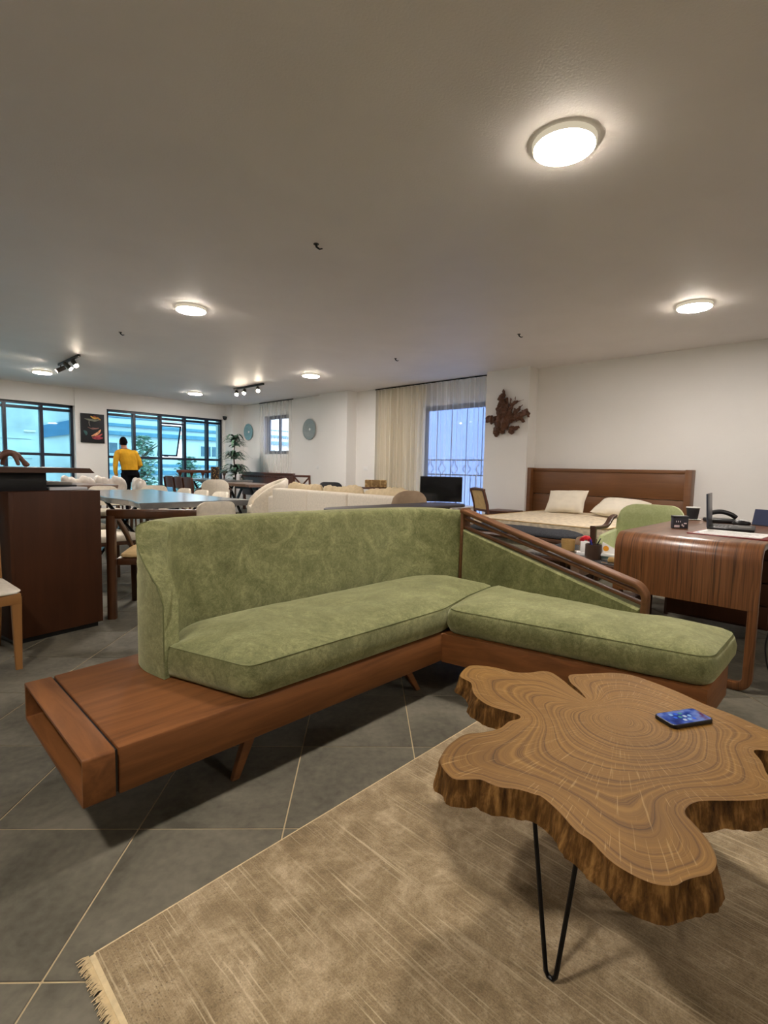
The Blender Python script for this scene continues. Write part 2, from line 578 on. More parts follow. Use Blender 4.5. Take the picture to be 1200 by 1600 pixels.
def tilemat(name, a, b):
    m, nt, p, out = nodes(name)
    t = N(nt, 'ShaderNodeTexCoord')
    oi = N(nt, 'ShaderNodeObjectInfo')
    va = N(nt, 'ShaderNodeVectorMath', operation='MULTIPLY_ADD')
    va.inputs[1].default_value = (1, 1, 1)
    nt.links.new(t.outputs['Object'], va.inputs[0])
    cm = N(nt, 'ShaderNodeCombineXYZ')
    mu = N(nt, 'ShaderNodeMath', operation='MULTIPLY'); mu.inputs[1].default_value = 37.0
    nt.links.new(oi.outputs['Random'], mu.inputs[0])
    nt.links.new(mu.outputs[0], cm.inputs[0]); nt.links.new(mu.outputs[0], cm.inputs[2])
    nt.links.new(cm.outputs[0], va.inputs[2])
    n = N(nt, 'ShaderNodeTexNoise', Scale=2.6, Detail=6.0, Roughness=0.6, Distortion=0.7)
    n2 = N(nt, 'ShaderNodeTexNoise', Scale=40, Detail=4.0)
    nt.links.new(va.outputs[0], n.inputs['Vector']); nt.links.new(va.outputs[0], n2.inputs['Vector'])
    mx = N(nt, 'ShaderNodeMath', operation='MULTIPLY_ADD'); mx.inputs[1].default_value = .25
    nt.links.new(n2.outputs['Fac'], mx.inputs[0]); 
    sc = N(nt, 'ShaderNodeMath', operation='MULTIPLY'); sc.inputs[1].default_value = .75
    nt.links.new(n.outputs['Fac'], sc.inputs[0]); nt.links.new(sc.outputs[0], mx.inputs[2])
    nt.links.new(ramp(nt, mx.outputs[0], [(0.36, a), (0.64, b)]), p.inputs['Base Color'])
    p.inputs['Roughness'].default_value = 0.55
    p.inputs['Specular IOR Level'].default_value = 0.25
    bump(nt, p, n2.outputs['Fac'], 0.05, 0.003)
    return m
TILE = tilemat('stone_tile', srgb(80, 77, 66), srgb(120, 115, 100))
GROUT = plain('grout', srgb(186, 168, 132), 0.9, 0.1, 20)

X0, X1, Y0, Y1, HC = -3.6, 7.33, -4.2, 12.52, 2.70
floor = struct('floor', B((X0 - .3, Y0 - .3, -0.15), (X1 + .6, Y1 + .4, -0.0025)), GROUT)
# tiles: square grid turned by 43.9 degrees against the walls
TA = radians(43.9)
SXT, SYT = 0.4375, 0.459
OX, OY = -0.668, 1.010
def tile_to_room(a, b): return (cos(TA) * a + sin(TA) * b, -sin(TA) * a + cos(TA) * b)
def tile_mesh():
    bm = BM()
    box(bm, (0, 0, -0.006), (SXT - 0.0045, SYT - 0.0045, 0.012), 0.0012, None, 1)
    bmesh.ops.recalc_face_normals(bm, faces=bm.faces[:])
    me = bpy.data.meshes.new('tile'); bm.to_mesh(me); bm.free()
    me.materials.append(TILE)
    return me
tme = tile_mesh()
cells = []
for i in range(-40, 41):
    for j in range(-40, 41):
        a = OX + SXT * (i + .5); b = OY + SYT * (j + .5)
        x, y = tile_to_room(a, b)
        if not (X0 - .2 < x < X1 + .2 and Y0 - .2 < y < Y1 + .2): continue
        # bearing against the view axis
        fwd = (x * ax[2][0] + y * ax[2][1]); side = (x * ax[0][0] + y * ax[0][1])
        d = hypot(x, y)
        inview = fwd > 0.5 and abs(side) < fwd * 0.82 + 0.5
        cells.append((d if inview else d + 50, x, y))
cells.sort()
rest = BM()
for k, (d, x, y) in enumerate(cells):
    if k < 220 and d < 50:
        o = bpy.data.objects.new('tile', tme)
        o.location = (x, y, 0); o.rotation_euler = (0, 0, -TA)
        o.parent = floor
        COL.objects.link(o)
    elif d < 60:
        vs = bmesh.ops.create_grid(rest, x_segments=1, y_segments=1, size=0.5)['verts']
        bmesh.ops.scale(rest, vec=(SXT - .0045, SYT - .0045, 1), verts=vs)
        bmesh.ops.rotate(rest, cent=(0, 0, 0), matrix=Matrix.Rotation(-TA, 3, 'Z'), verts=vs)
        bmesh.ops.translate(rest, vec=(x, y, 0), verts=vs)
o = obj('far_tiles', rest, TILE, floor, smooth=False); o['kind'] = 'stuff'

struct('ceiling', B((X0 - .3, Y0 - .3, HC), (X1 + .6, Y1 + .4, HC + .2)), CEIL)

# right-hand wall with its pillars and two windows behind curtains
bm = BM()
box2(bm, (X1, Y0 - .3, 0), (X1 + .3, 3.84, HC))
box2(bm, (7.075, 3.84, 0), (X1 + .3, 4.60, HC))                 # pillar with the driftwood
box2(bm, (7.47, 4.60, 2.30), (7.63, 7.32, HC))                  # lintel
box2(bm, (7.47, 4.60, 0), (7.63, 7.32, 0.06))
box2(bm, (7.47, 6.24, 0.06), (7.63, 7.32, 2.30))
box2(bm, (7.27, 7.32, 0), (X1 + .3, 7.88, HC))
box2(bm, (7.0, 7.88, 0), (X1 + .3, 8.79, HC))                   # second pillar
box2(bm, (7.13, 8.79, 0), (7.33, 10.10, HC))
box2(bm, (7.13, 10.10, 0), (7.33, 11.14, 1.42))
box2(bm, (7.13, 10.10, 2.36), (7.33, 11.14, HC))
box2(bm, (7.13, 11.14, 0), (7.33, 12.13, HC))
box2(bm, (6.80, 12.13, 0), (7.33, 12.9, HC))                    # corner column
struct('wall_right', bm, WALL)
# window wall
bm = BM()
box2(bm, (3.27, 12.48, 0), (3.90, 12.9, HC))                    # pier with the painting
box2(bm, (6.74, 12.52, 0), (7.2, 12.9, HC))
box2(bm, (X0 - .3, 12.52, 2.325), (3.27, 12.9, HC))
box2(bm, (3.90, 12.52, 2.32), (6.74, 12.9, HC))
box2(bm, (X0 - .3, 12.52, 0), (3.27, 12.9, 0.12))
box2(bm, (3.90, 12.52, 0), (6.74, 12.9, 0.12))
box2(bm, (X0 - .3, 12.52, 0), (-1.9, 12.9, HC))
struct('wall_back', bm, WALL)
struct('wall_left', B((X0 - .3, Y0 - .3, 0), (X0, Y1, HC)), WALL)
struct('wall_front', B((X0, Y0 - .3, 0), (X1, Y0, HC)), WALL)

# ---- glass and window frames
def glassmat(name, tint, gl=0.06):
    m, nt, p, out = nodes(name)
    nt.nodes.remove(p)
    t = N(nt, 'ShaderNodeBsdfTransparent'); t.inputs[0].default_value = (*tint, 1)
    g = N(nt, 'ShaderNodeBsdfGlossy'); g.inputs['Roughness'].default_value = 0.02
    g.inputs[0].default_value = (.9, .95, 1, 1)
    lw = N(nt, 'ShaderNodeLayerWeight'); lw.inputs[0].default_value = .5
    pw = N(nt, 'ShaderNodeMath', operation='POWER'); pw.inputs[1].default_value = 4.0
    nt.links.new(lw.outputs['Facing'], pw.inputs[0])
    f = N(nt, 'ShaderNodeMath', operation='MULTIPLY_ADD'); f.inputs[1].default_value = .5; f.inputs[2].default_value = .02
    nt.links.new(pw.outputs[0], f.inputs[0])
    mx = N(nt, 'ShaderNodeMixShader')
    nt.links.new(f.outputs[0], mx.inputs[0])
    nt.links.new(t.outputs[0], mx.inputs[1]); nt.links.new(g.outputs[0], mx.inputs[2])
    nt.links.new(mx.outputs[0], out.inputs[0])
    return m
TINTED = glassmat('tinted_glass', (0.50, 0.70, 0.74))
CLEAR = glassmat('clear_glass', (0.9, 0.93, 0.95))

def bigwindow(name, label, xs, z0, z1, zt, zm, yg, open_col=None):
    root = thing(name, label, 'window', ((xs[0] + xs[-1]) / 2, yg, z0))
    del root['category']
    root['kind'] = 'structure'
    fw = 0.05
    fr = BM()
    for x in (xs[0] + fw / 2, xs[-1] - fw / 2): box2(fr, (x - fw / 2, yg - .05, z0), (x + fw / 2, yg + .05, z1))
    for z in (z0 + fw / 2, z1 - fw / 2): box2(fr, (xs[0], yg - .05, z - fw / 2), (xs[-1], yg + .05, z + fw / 2))
    obj('window_frame', fr, DARK_FRAME, root, smooth=False)
    for x in xs[1:-1]: obj('mullion', B((x - .032, yg - .06, z0 + fw), (x + .032, yg + .06, z1 - fw), .004), DARK_FRAME, root, smooth=False)
    for a, b in zip(xs, xs[1:]):
        obj('transom', B((a + .032, yg - .05, zt - .028), (b - .032, yg + .05, zt + .028), .004), DARK_FRAME, root, smooth=False)
        obj('transom', B((a + .032, yg - .05, zm - .028), (b - .032, yg + .05, zm + .028), .004), DARK_FRAME, root, smooth=False)
    for k, (a, b) in enumerate(zip(xs, xs[1:])):
        for c0, c1 in ((z0, zm), (zm, zt), (zt, z1)):
            if open_col == k and c0 == zm: continue
            obj('pane', B((a, yg - .004, c0 + .02), (b, yg + .004, c1 - .02)), TINTED, root, smooth=False)
    if open_col is not None:
        a, b = xs[open_col] + .05, xs[open_col + 1] - .05
        zt2 = zt - .17
        L = zt2 - zm
        off = 0.27
        def P(x, s, d):   # s along the sash from hinge, d thickness outward
            an = atan2(off, L)
            return (x, yg + .03 + s * sin(an) + d * cos(an), zt2 + .02 - s * cos(an) + d * sin(an))
        def plate(x0, x1, s0, s1, d0, d1):
            q = BM()
            v = [q.verts.new(P(x, s, d)) for x, s, d in ((x0, s0, d0), (x1, s0, d0), (x1, s1, d0), (x0, s1, d0), (x0, s0, d1), (x1, s0, d1), (x1, s1, d1), (x0, s1, d1))]
            for f in ((0, 1, 2, 3), (4, 5, 6, 7), (0, 1, 5, 4), (1, 2, 6, 5), (2, 3, 7, 6), (3, 0, 4, 7)): q.faces.new([v[i] for i in f])
            return q
        sash = obj('sash', plate(a, a + .03, 0, L, 0, .03), DARK_FRAME, root, smooth=False)
        tag(sash, 'dark sash tilted outwards at the bottom')
        for q in (plate(b - .03, b, 0, L, 0, .03), plate(a, b, 0, .03, 0, .03), plate(a, b, L - .03, L, 0, .03)):
            obj('sash_bar', q, DARK_FRAME, sash, smooth=False)
        obj('pane', plate(a + .03, b - .03, .03, L - .03, .012, .018), TINTED, sash, smooth=False)
        obj('transom', B((a - .02, yg - .05, zt2 + .05), (b + .02, yg + .05, zt2 + .09), .004), DARK_FRAME, root, smooth=False)
        obj('sash_handle', B(((a + b) / 2 - .2, yg - .01, zm + .04), ((a + b) / 2 - .1, yg + .02, zm + .06), .004), BLACK, root)
    return root
bigwindow('window_1', 'dark framed window of blue tinted panes left of the painted pier', [-1.9, -1.25, -.6, .07, .73, 1.39, 2.05, 2.68, 3.26], .12, 2.325, 2.21, 1.26, 12.66)
bigwindow('window_2', 'dark framed window of tinted panes with one tilted sash beside the standing man', [3.91, 4.515, 5.125, 5.73, 6.33, 6.73], .12, 2.32, 2.21, 1.25, 12.62, 2)

def smallwindow(name, label, x, y0, y1, z0, z1, mids):
    root = thing(name, label, 'window', (x, (y0 + y1) / 2, z0))
    del root['category']; root['kind'] = 'structure'
    fr = BM()
    for y in (y0 + .03, y1 - .03): box2(fr, (x - .03, y - .03, z0), (x + .03, y + .03, z1))
    for z in (z0 + .03, z1 - .05): box2(fr, (x - .03, y0, z - .03), (x + .03, y1, z + .05))
    obj('window_frame', fr, BLACK, root, smooth=False)
    ys = [y0] + mids + [y1]
    for y in mids: obj('mullion', B((x - .03, y - .025, z0), (x + .03, y + .025, z1)), BLACK, root, smooth=False)
    for a, b in zip(ys, ys[1:]): obj('pane', B((x - .004, a + .03, z0 + .05), (x + .004, b - .03, z1 - .05)), CLEAR, root, smooth=False)
smallwindow('window_3', 'tall balcony window behind the sheer curtain beside the television', 7.56, 4.62, 6.24, .06, 2.30, [])
smallwindow('window_4', 'small window high on the wall behind the far curtain', 7.24, 10.10, 11.14, 1.42, 2.36, [10.60])

# ---- curtains
def curtainmat(name, col, trans, dens):
    m, nt, p, out = nodes(name)
    nt.nodes.remove(p)
    d = N(nt, 'ShaderNodeBsdfDiffuse'); d.inputs[0].default_value = (*col, 1)
    t = N(nt, 'ShaderNodeBsdfTranslucent'); t.inputs[0].default_value = (*col, 1)
    a = N(nt, 'ShaderNodeMixShader'); a.inputs[0].default_value = trans
    nt.links.new(d.outputs[0], a.inputs[1]); nt.links.new(t.outputs[0], a.inputs[2])
    tr = N(nt, 'ShaderNodeBsdfTransparent'); tr.inputs[0].default_value = (.97, .97, .97, 1)
    b = N(nt, 'ShaderNodeMixShader')
    lw = N(nt, 'ShaderNodeLayerWeight'); lw.inputs[0].default_value = 0.5
    mr = N(nt, 'ShaderNodeMapRange'); mr.inputs['To Min'].default_value = dens; mr.inputs['To Max'].default_value = min(1, dens + .30)
    nt.links.new(lw.outputs['Facing'], mr.inputs[0])
    nt.links.new(mr.outputs[0], b.inputs[0])
    nt.links.new(tr.outputs[0], b.inputs[1]); nt.links.new(a.outputs[0], b.inputs[2])
    nt.links.new(b.outputs[0], out.inputs[0])
    return m
SHEER = curtainmat('sheer_voile', srgb(236, 232, 222), .45, .30)
DRAPE = curtainmat('cream_drape', srgb(242, 233, 212), .30, .96)

def curtain_mesh(x, y0, y1, z0, z1, pleat, amp, seed, flare=0.0):
    bm = BM()
    n = int((y1 - y0) / 0.012)
    rows = 14
    rnd = random.Random(seed)
    ph = [rnd.uniform(0, 6) for _ in range(4)]
    grid = []
    for r in range(rows + 1):
        f = r / rows
        z = z1 + (z0 - z1) * f
        row = []
        for i in range(n + 1):
            u = i / n
            y = y0 + (y1 - y0) * u
            s = (y / pleat) * 2 * pi
            a = amp * (0.45 + 0.55 * min(1, f * 4)) * (1 + .3 * sin(s * .23 + ph[0]))
            w = a * (sin(s + 1.3 * sin(s * .31 + ph[1]) + .25 * f) + .35 * sin(s * 1.9 + ph[2] + f))
            row.append(bm.verts.new((x + w, y + .012 * sin(s * .5 + 3 * f + ph[3]) * f - flare * f * (1 - u), z)))
        grid.append(row)
    for r in range(rows):
        for i in range(n):
            bm.faces.new((grid[r][i], grid[r][i + 1], grid[r + 1][i + 1], grid[r + 1][i]))
    return bm
t = thing('curtain', 'floor-length cream and sheer curtain pair across the balcony window by the television', 'curtain', (7.25, 6.0, 0))
rod = BM(); tube(rod, [(7.25, 4.62, 2.685), (7.25, 7.31, 2.685)], .011, 8)
obj('curtain_rail', rod, BLACK_METAL, t)
tag(obj('drape', curtain_mesh(7.30, 6.02, 7.28, .02, 2.67, .155, .036, 3), DRAPE, t), 'thick cream drape')
tag(obj('sheer', curtain_mesh(7.24, 4.66, 7.29, .02, 2.67, .115, .024, 5, .04), SHEER, t), 'thin white voile')
t = thing('curtain', 'narrow sheer curtain hanging over the small far window between two wall plates', 'curtain', (7.08, 10.55, 0))
rod = BM(); tube(rod, [(7.07, 9.85, 2.685), (7.07, 11.28, 2.685)], .011, 8)
obj('curtain_rail', rod, BLACK_METAL, t)
obj('sheer', curtain_mesh(7.05, 9.88, 11.25, .02, 2.67, .19, .014, 8), curtainmat('thin_voile', srgb(238, 234, 224), .45, .16), t)

# ---- outside
OUT_WHITE = plain('render_white', (.86, .87, .86), .9, .06, 1.2)
OUT_BAND = plain('render_band', (.16, .33, .44), .9, .12, 2)
OUT_CONC = plain('concrete', (.50, .54, .54), .9, .3, 1.1, detail=8)
OUT_GLASS = plain('far_window_glass', (.16, .22, .26), .2, .2)
GROUNDM = plain('street_asphalt', (.22, .22, .22), .9, .2, 1)
g = struct('ground', B((-40, 13.2, -3.4), (60, 60, -3.2)), GROUNDM)
b = thing('apartment_building', 'white building with blue horizontal bands seen through the window behind the man', 'building', (12, 20, -3.2))
obj('facade', B((5.15, 20, -3.2), (40, 26, 7.5)), OUT_WHITE, b, smooth=False)
for z, h, d in ((2.78, .04, .05), (2.50, .11, .10), (2.20, .15, .14), (1.06, .10, .08), (.78, .16, .12), (-.4, .16, .1), (3.6, .15, .12), (4.6, .15, .12)):
    obj('ledge', B((5.1, 20 - d, z - h / 2), (40, 20.01, z + h / 2), .01), OUT_BAND, b, smooth=False)
for (x0, x1, z0, z1) in ((6.25, 6.95, 1.42, 1.9), (9.72, 10.72, 1.42, 1.93), (12.4, 13.4, 1.42, 1.93), (7.4, 8.5, 3.0, 3.5), (10.4, 11.5, 3.0, 3.5), (8.3, 9.1, -.25, .35), (11.2, 12, -.25, .35)):
    w = obj('window', B((x0, 19.97, z0), (x1, 20.02, z1), .01), OUT_WHITE, b, smooth=False)
    xm = (x0 + x1) / 2
    obj('window_pane', B((x0 + .05, 19.955, z0 + .05), (xm - .03, 19.975, z1 - .05)), OUT_GLASS, w, smooth=False)
    obj('window_pane', B((xm + .03, 19.955, z0 + .05), (x1 - .05, 19.975, z1 - .05)), OUT_GLASS, w, smooth=False)
b = thing('concrete_building', 'plain concrete building side seen through the window left of the painting', 'building', (1, 17, -3.2))
obj('facade', B((-12, 17.2, -3.2), (4.95, 22, 7.5)), OUT_CONC, b, smooth=False)
bm = BM()
v = [bm.verts.new(p) for p in ((3.62, 17.13, 2.12), (4.6, 17.13, 2.42), (4.6, 17.13, 1.98), (3.62, 17.13, 1.78), (3.62, 17.21, 2.12), (4.6, 17.21, 2.42), (4.6, 17.21, 1.98), (3.62, 17.21, 1.78))]
for f in ((0, 1, 2, 3), (4, 5, 6, 7), (0, 1, 5, 4), (1, 2, 6, 5), (2, 3, 7, 6), (3, 0, 4, 7)): bm.faces.new([v[i] for i in f])
obj('shadow_band', bm, plain('shadow_blue', (.07, .17, .28), .9, .12), b, smooth=False)  # diagonal shadow across the concrete wall, built as a dark blue plate
obj('wall_light', B((3.22, 17.14, 1.93), (3.5, 17.2, 1.98), .01), WHITE, b)
for z in (1.72, 1.18): obj('crack_line', B((2.4, 17.185, z), (3.4, 17.205, z + .012)), plain('stain_%d' % int(z * 10), (.25, .28, .28), .9), b, smooth=False)

LEAF = plain('leaf_green', (.20, .32, .22), .6, .4, 8)
BARK = plain('tree_bark', (.16, .12, .09), .9, .3, 10)
def tree(x, y, z0, z1, rad, label, seed, nleaf=1500):
    rnd = random.Random(seed)
    t = thing('street_tree', label, 'tree', (x, y, -3.2))
    bm = BM()
    tube(bm, [(x, y, -3.2), (x + .05, y, -1.5), (x - .05, y + .05, z0), (x, y, z1 - .4)], [.11, .09, .07, .02], 7)
    for k in range(9):
        a = rnd.uniform(0, 6.28); zz = z0 + (z1 - z0) * rnd.uniform(.0, .8)
        tube(bm, [(x, y, zz), (x + cos(a) * rad * .45, y + sin(a) * rad * .45, zz + .25), (x + cos(a) * rad * .85, y + sin(a) * rad * .85, zz + .4)], [.03, .02, .008], 5)
    obj('trunk', bm, BARK, t)
    bm = BM()
    for k in range(nleaf):
        a = rnd.uniform(0, 6.28); f = rnd.random()
        rr = rad * sqrt(rnd.random()) * (1.05 - .6 * f ** 2) * (.75 + .25 * sin(5 * a + 7 * f))
        c = Vector((x + cos(a) * rr, y + sin(a) * rr, z0 - .3 + (z1 - z0 + .3) * f))
        s = rnd.uniform(.045, .085)
        M = Matrix.Rotation(rnd.uniform(0, 6.28), 3, 'Z') @ Matrix.Rotation(rnd.uniform(-1.2, 1.2), 3, 'X')
        v = [bm.verts.new(c + M @ Vector(p)) for p in ((-s, 0, 0), (0, -s * .45, .01), (s, 0, 0), (0, s * .45, .01))]
        bm.faces.new(v)
    o = obj('foliage', bm, LEAF, t, smooth=False); o['kind'] = 'stuff'
tree(5.68, 15.2, .2, 1.9, .56, 'loose leafy tree outside the window just right of the man', 4, 1300)
tree(6.88, 14.9, -.4, 1.35, .60, 'shorter leafy tree outside below the tilted window sash', 9, 1500)
PALEBLUE = plain('pale_blue_render', (.19, .28, .54), .9, .05, 1)
b = thing('neighbour_building', 'pale blue house side beyond the balcony railing behind the sheer curtain', 'building', (11, 6, -3.2))
obj('facade', B((10.2, .5, -3.2), (16, 11.5, 5.2)), PALEBLUE, b, smooth=False)
struct('ground', B((8.6, -10, -3.4), (60, 13.2, -3.2)), GROUNDM)
t = thing('balcony_railing', 'black iron railing with scrolls outside the balcony window', 'railing', (7.85, 5.5, 0))
for z in (.12, 1.03, 1.31):
    bm = BM(); tube(bm, [(7.85, 4.4, z), (7.85, 6.6, z)], .014, 6); obj('rail', bm, BLACK_METAL, t)
for k in range(19):
    y = 4.46 + k * .115
    bm = BM(); tube(bm, [(7.85, y, .0), (7.85, y, 1.03 if k % 3 else 2.25)], .008, 6); obj('baluster', bm, BLACK_METAL, t)
for k in range(7):
    y = 4.6 + k * .29
    for s in (1, -1):
        bm = BM()
        tube(bm, [(7.85, y + s * (.02 + .06 * (1 - q / 14) * (1 - cos(q * .5)) * .9), 1.05 + .24 * q / 14) for q in range(15)], .007, 5)
        obj('scroll', bm, BLACK_METAL, t)
struct('balcony_slab', B((7.63, 4.2, -.3), (8.1, 6.8, 0.0)), OUT_CONC)

# ------------------------------------------------------------------ lamps
WARM = (1.0, 0.91, 0.85)
DIFF = emit('lamp_diffuser', WARM, LAMP)
LIP = emit('lamp_edge_glow', (1.0, 0.88, 0.70), LAMP * 0.30)
RIM = emit('lamp_rim_glow', (1.0, 0.86, 0.62), LAMP * 0.0024)
def ceiling_lamp_proto(label):
    t = thing('ceiling_lamp', label, 'lamp', (0, 0, HC), 0, 'round flush ceiling lamps')
    bm = BM(); lathe(bm, [(.145, HC), (.150, HC - .004), (.150, HC - .026), (.146, HC - .028), (.140, HC - .028), (.138, HC - .02)], n=40)
    obj('lamp_housing', bm, RIM, t)
    bm = BM(); lathe(bm, [(.136, HC - .0355), (.134, HC - .0385), (.07, HC - .0395), (.01, HC - .0397)], n=40)
    df = obj('diffuser', bm, DIFF, t)
    bm = BM(); lathe(bm, [(.1395, HC - .022), (.1425, HC - .0285), (.1425, HC - .034), (.1365, HC - .037)], n=40)
    obj('diffuser_edge', bm, LIP, df)
    return t
lamps = [(2.44, 1.20, 'large-looking round ceiling lamp nearest the viewer, above the chaise'),
         (5.485, 1.33, 'round ceiling lamp above the desk and bed'),
         (2.42, 5.14, 'round ceiling lamp above the dining table'),
         (5.46, 7.09, 'round ceiling lamp above the white sofa'),
         (2.32, 10.74, 'round ceiling lamp beside the first track light near the left window'),
         (5.23, 10.94, 'farthest round ceiling lamp, before the tilted window sash'),
         (-.66, 1.25, 'round ceiling lamp outside the photo, left of the sofa'),
         (2.44, -2.6, 'round ceiling lamp outside the photo, behind the viewer'),
         (-.66, 7.0, 'round ceiling lamp outside the photo, beyond the counter')]
lp = ceiling_lamp_proto(lamps[0][2])
for k, (x, y, lb) in enumerate(lamps):
    o = lp if k == 0 else dup(lp, label=lb)
    o.location = (x, y, HC)

SPOTMETAL = plain('spot_metal', srgb(96, 88, 80), .4, .1, metal=.3)
SPOT = emit('spot_bulb', (1.0, .86, .66), LAMP * 2.0)
def track(x, y0, y1, heads, label):
    t = thing('track_light', label, 'lamp', (x, (y0 + y1) / 2, HC), 0, 'track lights near the windows')
    bm = BM(); box2(bm, (x - .018, y0, HC - .035), (x + .018, y1, HC), .003); obj('track_bar', bm, BLACK, t)
    for (yy, dx, dy, dz) in heads:
        d = Vector((dx, dy, dz)).normalized()
        p = Vector((x, yy, HC - .10))
        bm = BM(); tube(bm, [(x, yy, HC - .03), p], .008, 6)
        a = p - d * .07; b = p + d * .07
        tube(bm, [a, a + d * .01, b], [.03, .034, .034], 12, cap=False); tube(bm, [a - d * .002, a + d * .002], .03, 12)
        h = obj('spot_head', bm, SPOTMETAL, t)
        bm = BM(); tube(bm, [b - d * .024, b - d * .020], .033, 12); obj('bulb', bm, SPOT, h)
track(2.33, 8.6, 9.7, [(8.85, .15, -.7, -.6), (9.2, .45, -.55, -.6), (9.6, -.75, .1, -.5)], 'black track light with spot heads left of the dining lamp')
track(5.45, 8.55, 9.65, [(8.75, -.4, -.7, -.6), (9.25, -.5, -.6, -.6), (9.55, -.4, -.7, -.6)], 'black track light with three lit spots near the far curtain')
for x, y, lb in ((2.344, 3.0, 'small dark wire stub hanging from the ceiling above the green sofa'), (2.285, 6.755, 'small wire stub in the ceiling beyond the dining lamp'), (5.383, 3.088, 'small wire stub in the ceiling before the driftwood pillar'), (5.439, 5.092, 'small wire stub in the ceiling above the television')):
    bm = BM()
    tube(bm, [(x, y, HC), (x + .005, y, HC - .02), (x + .02, y - .015, HC - .035), (x + .035, y - .03, HC - .03)], [.012, .008, .006, .004], 6)
    lathe(bm, [(.02, HC), (.02, HC - .004), (.012, HC - .006)], (x, y, 0), 12)
    tag(obj('wire_stub', bm, BLACK), lb, 'wire', 'ceiling wire stubs')

# ------------------------------------------------------------------ green corner sofa
def sofa():
    t = thing('corner_sofa', 'large green velvet corner sofa with chaise on a low brown wooden base', 'sofa', (1.6, 1.8, 0))
    zb, zt = .16, .30
    bm = BM()
    prism(bm, [(.472, 1.478), (1.962, 1.478), (2.174, .392), (2.56, .392), (2.60, .75), (2.68, .78), (2.70, 1.9), (2.66, 2.18), (.90, 2.20), (.472, 2.165)], zb, zt, .006)
    base = obj('base', bm, SOFA_WOOD, t)
    # chaise side board shows its own grain
    bm = BM()
    n = Vector((2.174 - 1.962, .392 - 1.478)).normalized(); q = Vector((n.y, -n.x))
    pts = [(1.962 - .002, 1.474), (2.172, .390), (2.172 + .012, .392), (1.974, 1.476)]
    prism(bm, pts, zb - .002, zt + .001, .003)
    obj('side_board', bm, SOFA_WOOD_Y, t)
    # hollow end block
    eb = BM()
    x0, x1, y0, y1, th = .380, .462, 1.474, 2.165, .013
    cy_, cz_ = (y0 + y1) / 2, (zb + zt) / 2
    def lp(x, w, h, r): return [(x, cy_ + a, cz_ + b) for a, b in rrect(w, h, r, 3)]
    W_, H_ = y1 - y0, zt - zb
    rings(eb, [lp(x0, W_ - .003, H_ - .003, .008), lp(x0 + .003, W_, H_, .009), lp(x1, W_, H_, .009), lp(x1, W_ - 2 * th, H_ - 2 * th, .004), lp(x0 + .001, W_ - 2 * th, H_ - 2 * th, .004)], False, False, True, True)
    box2(eb, (x1 - .008, y0 + .004, zb + .004), (x1, y1 - .004, zt - .004))
    blk = obj('end_block', eb, SOFA_WOOD_Y, t)
    tag(blk, 'open box end of the wooden base')
    obj('shadow_gap', B((.461, 1.486, zb + .008), (.473, 2.155, zt - .008)), BLACK, t, smooth=False)
    # splayed legs
    def leg(top, foot):
        bm = BM()
        rs = []
        for (x, y, z), a, b in ((top, .050, .034), (foot, .030, .022)):
            rs.append([(x + u, y + v, z) for u, v in rrect(a, b, .006, 2)])
        rings(bm, list(reversed(rs)))
        obj('leg', bm, SOFA_WOOD, t)
    leg((.955, 1.565, .165), (.872, 1.545, 0))
    leg((1.80, 1.60, .165), (1.905, 1.578, 0))
    leg((.955, 2.02, .165), (.872, 2.06, 0))
    leg((2.50, 1.95, .165), (2.60, 2.02, 0))
    leg((2.30, .62, .165), (2.27, .53, 0))
    leg((2.48, .62, .165), (2.52, .53, 0))
    # backrest that wraps round both ends
    outer = catmull([(.752, 1.842, 0), (.732, 1.99, 0), (.765, 2.12, 0), (.88, 2.225, 0), (1.10, 2.262, 0), (1.6, 2.268, 0), (2.1, 2.265, 0), (2.45, 2.25, 0), (2.62, 2.19, 0), (2.695, 2.06, 0), (2.705, 1.868, 0)], 10)
    inner = catmull([(.822, 1.868, 0), (.835, 1.955, 0), (.875, 2.03, 0), (.97, 2.085, 0), (1.12, 2.105, 0), (1.6, 2.115, 0), (2.1, 2.115, 0), (2.38, 2.10, 0), (2.52, 2.055, 0), (2.60, 1.97, 0), (2.625, 1.868, 0)], 10)
    NS = 96
    outer = resample(outer, 401); inner = resample(inner, 401)
    def at(P, u):
        f = max(0, min(1, u)) * 400; i = min(399, int(f)); return P[i].lerp(P[i + 1], f - i)
    def topz(u): return .872 - .02 * u ** 2 - .012 * max(0, 1 - u * 9) ** 2
    prof = []  # (w: 0 outer .. 1 inner, z fraction)
    for f in (0, .12, .3, .5, .62, .72, .8, .86, .91, .95): prof.append((0.0, f))
    for k in range(1, 8):
        a = pi * k / 8
        prof.append((.5 - .5 * cos(a), .95 + .05 * sin(a)))
    for f in (.95, .91, .86, .8, .72, .62, .5, .3, .12, 0): prof.append((1.0, f))
    def start(zf):
        if zf < .50: return 0.0
        s = (zf - .50) / .50
        return .105 * s * s * (3 - 2 * s)
    bm = BM()
    rs = []
    edge_o = []
    for s in range(NS + 1):
        ring = []
        for w, f in prof:
            u0 = start(f)
            u = u0 + (1 - u0) * (s / NS)
            z = .302 + (topz(u) - .302) * f
            o, i = at(outer, u), at(inner, u)
            # the inside leans back with height
            lean = .30 * max(0, f - .25)
            i2 = i.lerp(o, lean)
            p = o.lerp(i2, w)
            dn = (.007 * vnoise(p.x * 4, p.y * 4, z * 5) + .004 * vnoise(p.x * 9 + z * 6, p.y * 9, z * 14) - .006 * exp(-((z - .80 - .015 * vnoise(p.x * 3, p.y * 3)) / .010) ** 2)) if (0 < f < .95 and w == 1.0) else 0
            d = (o - i); d = d.normalized() if d.length > 0 else d
            p = p + d * dn
            ring.append((p.x, p.y, z))
        rs.append(ring)
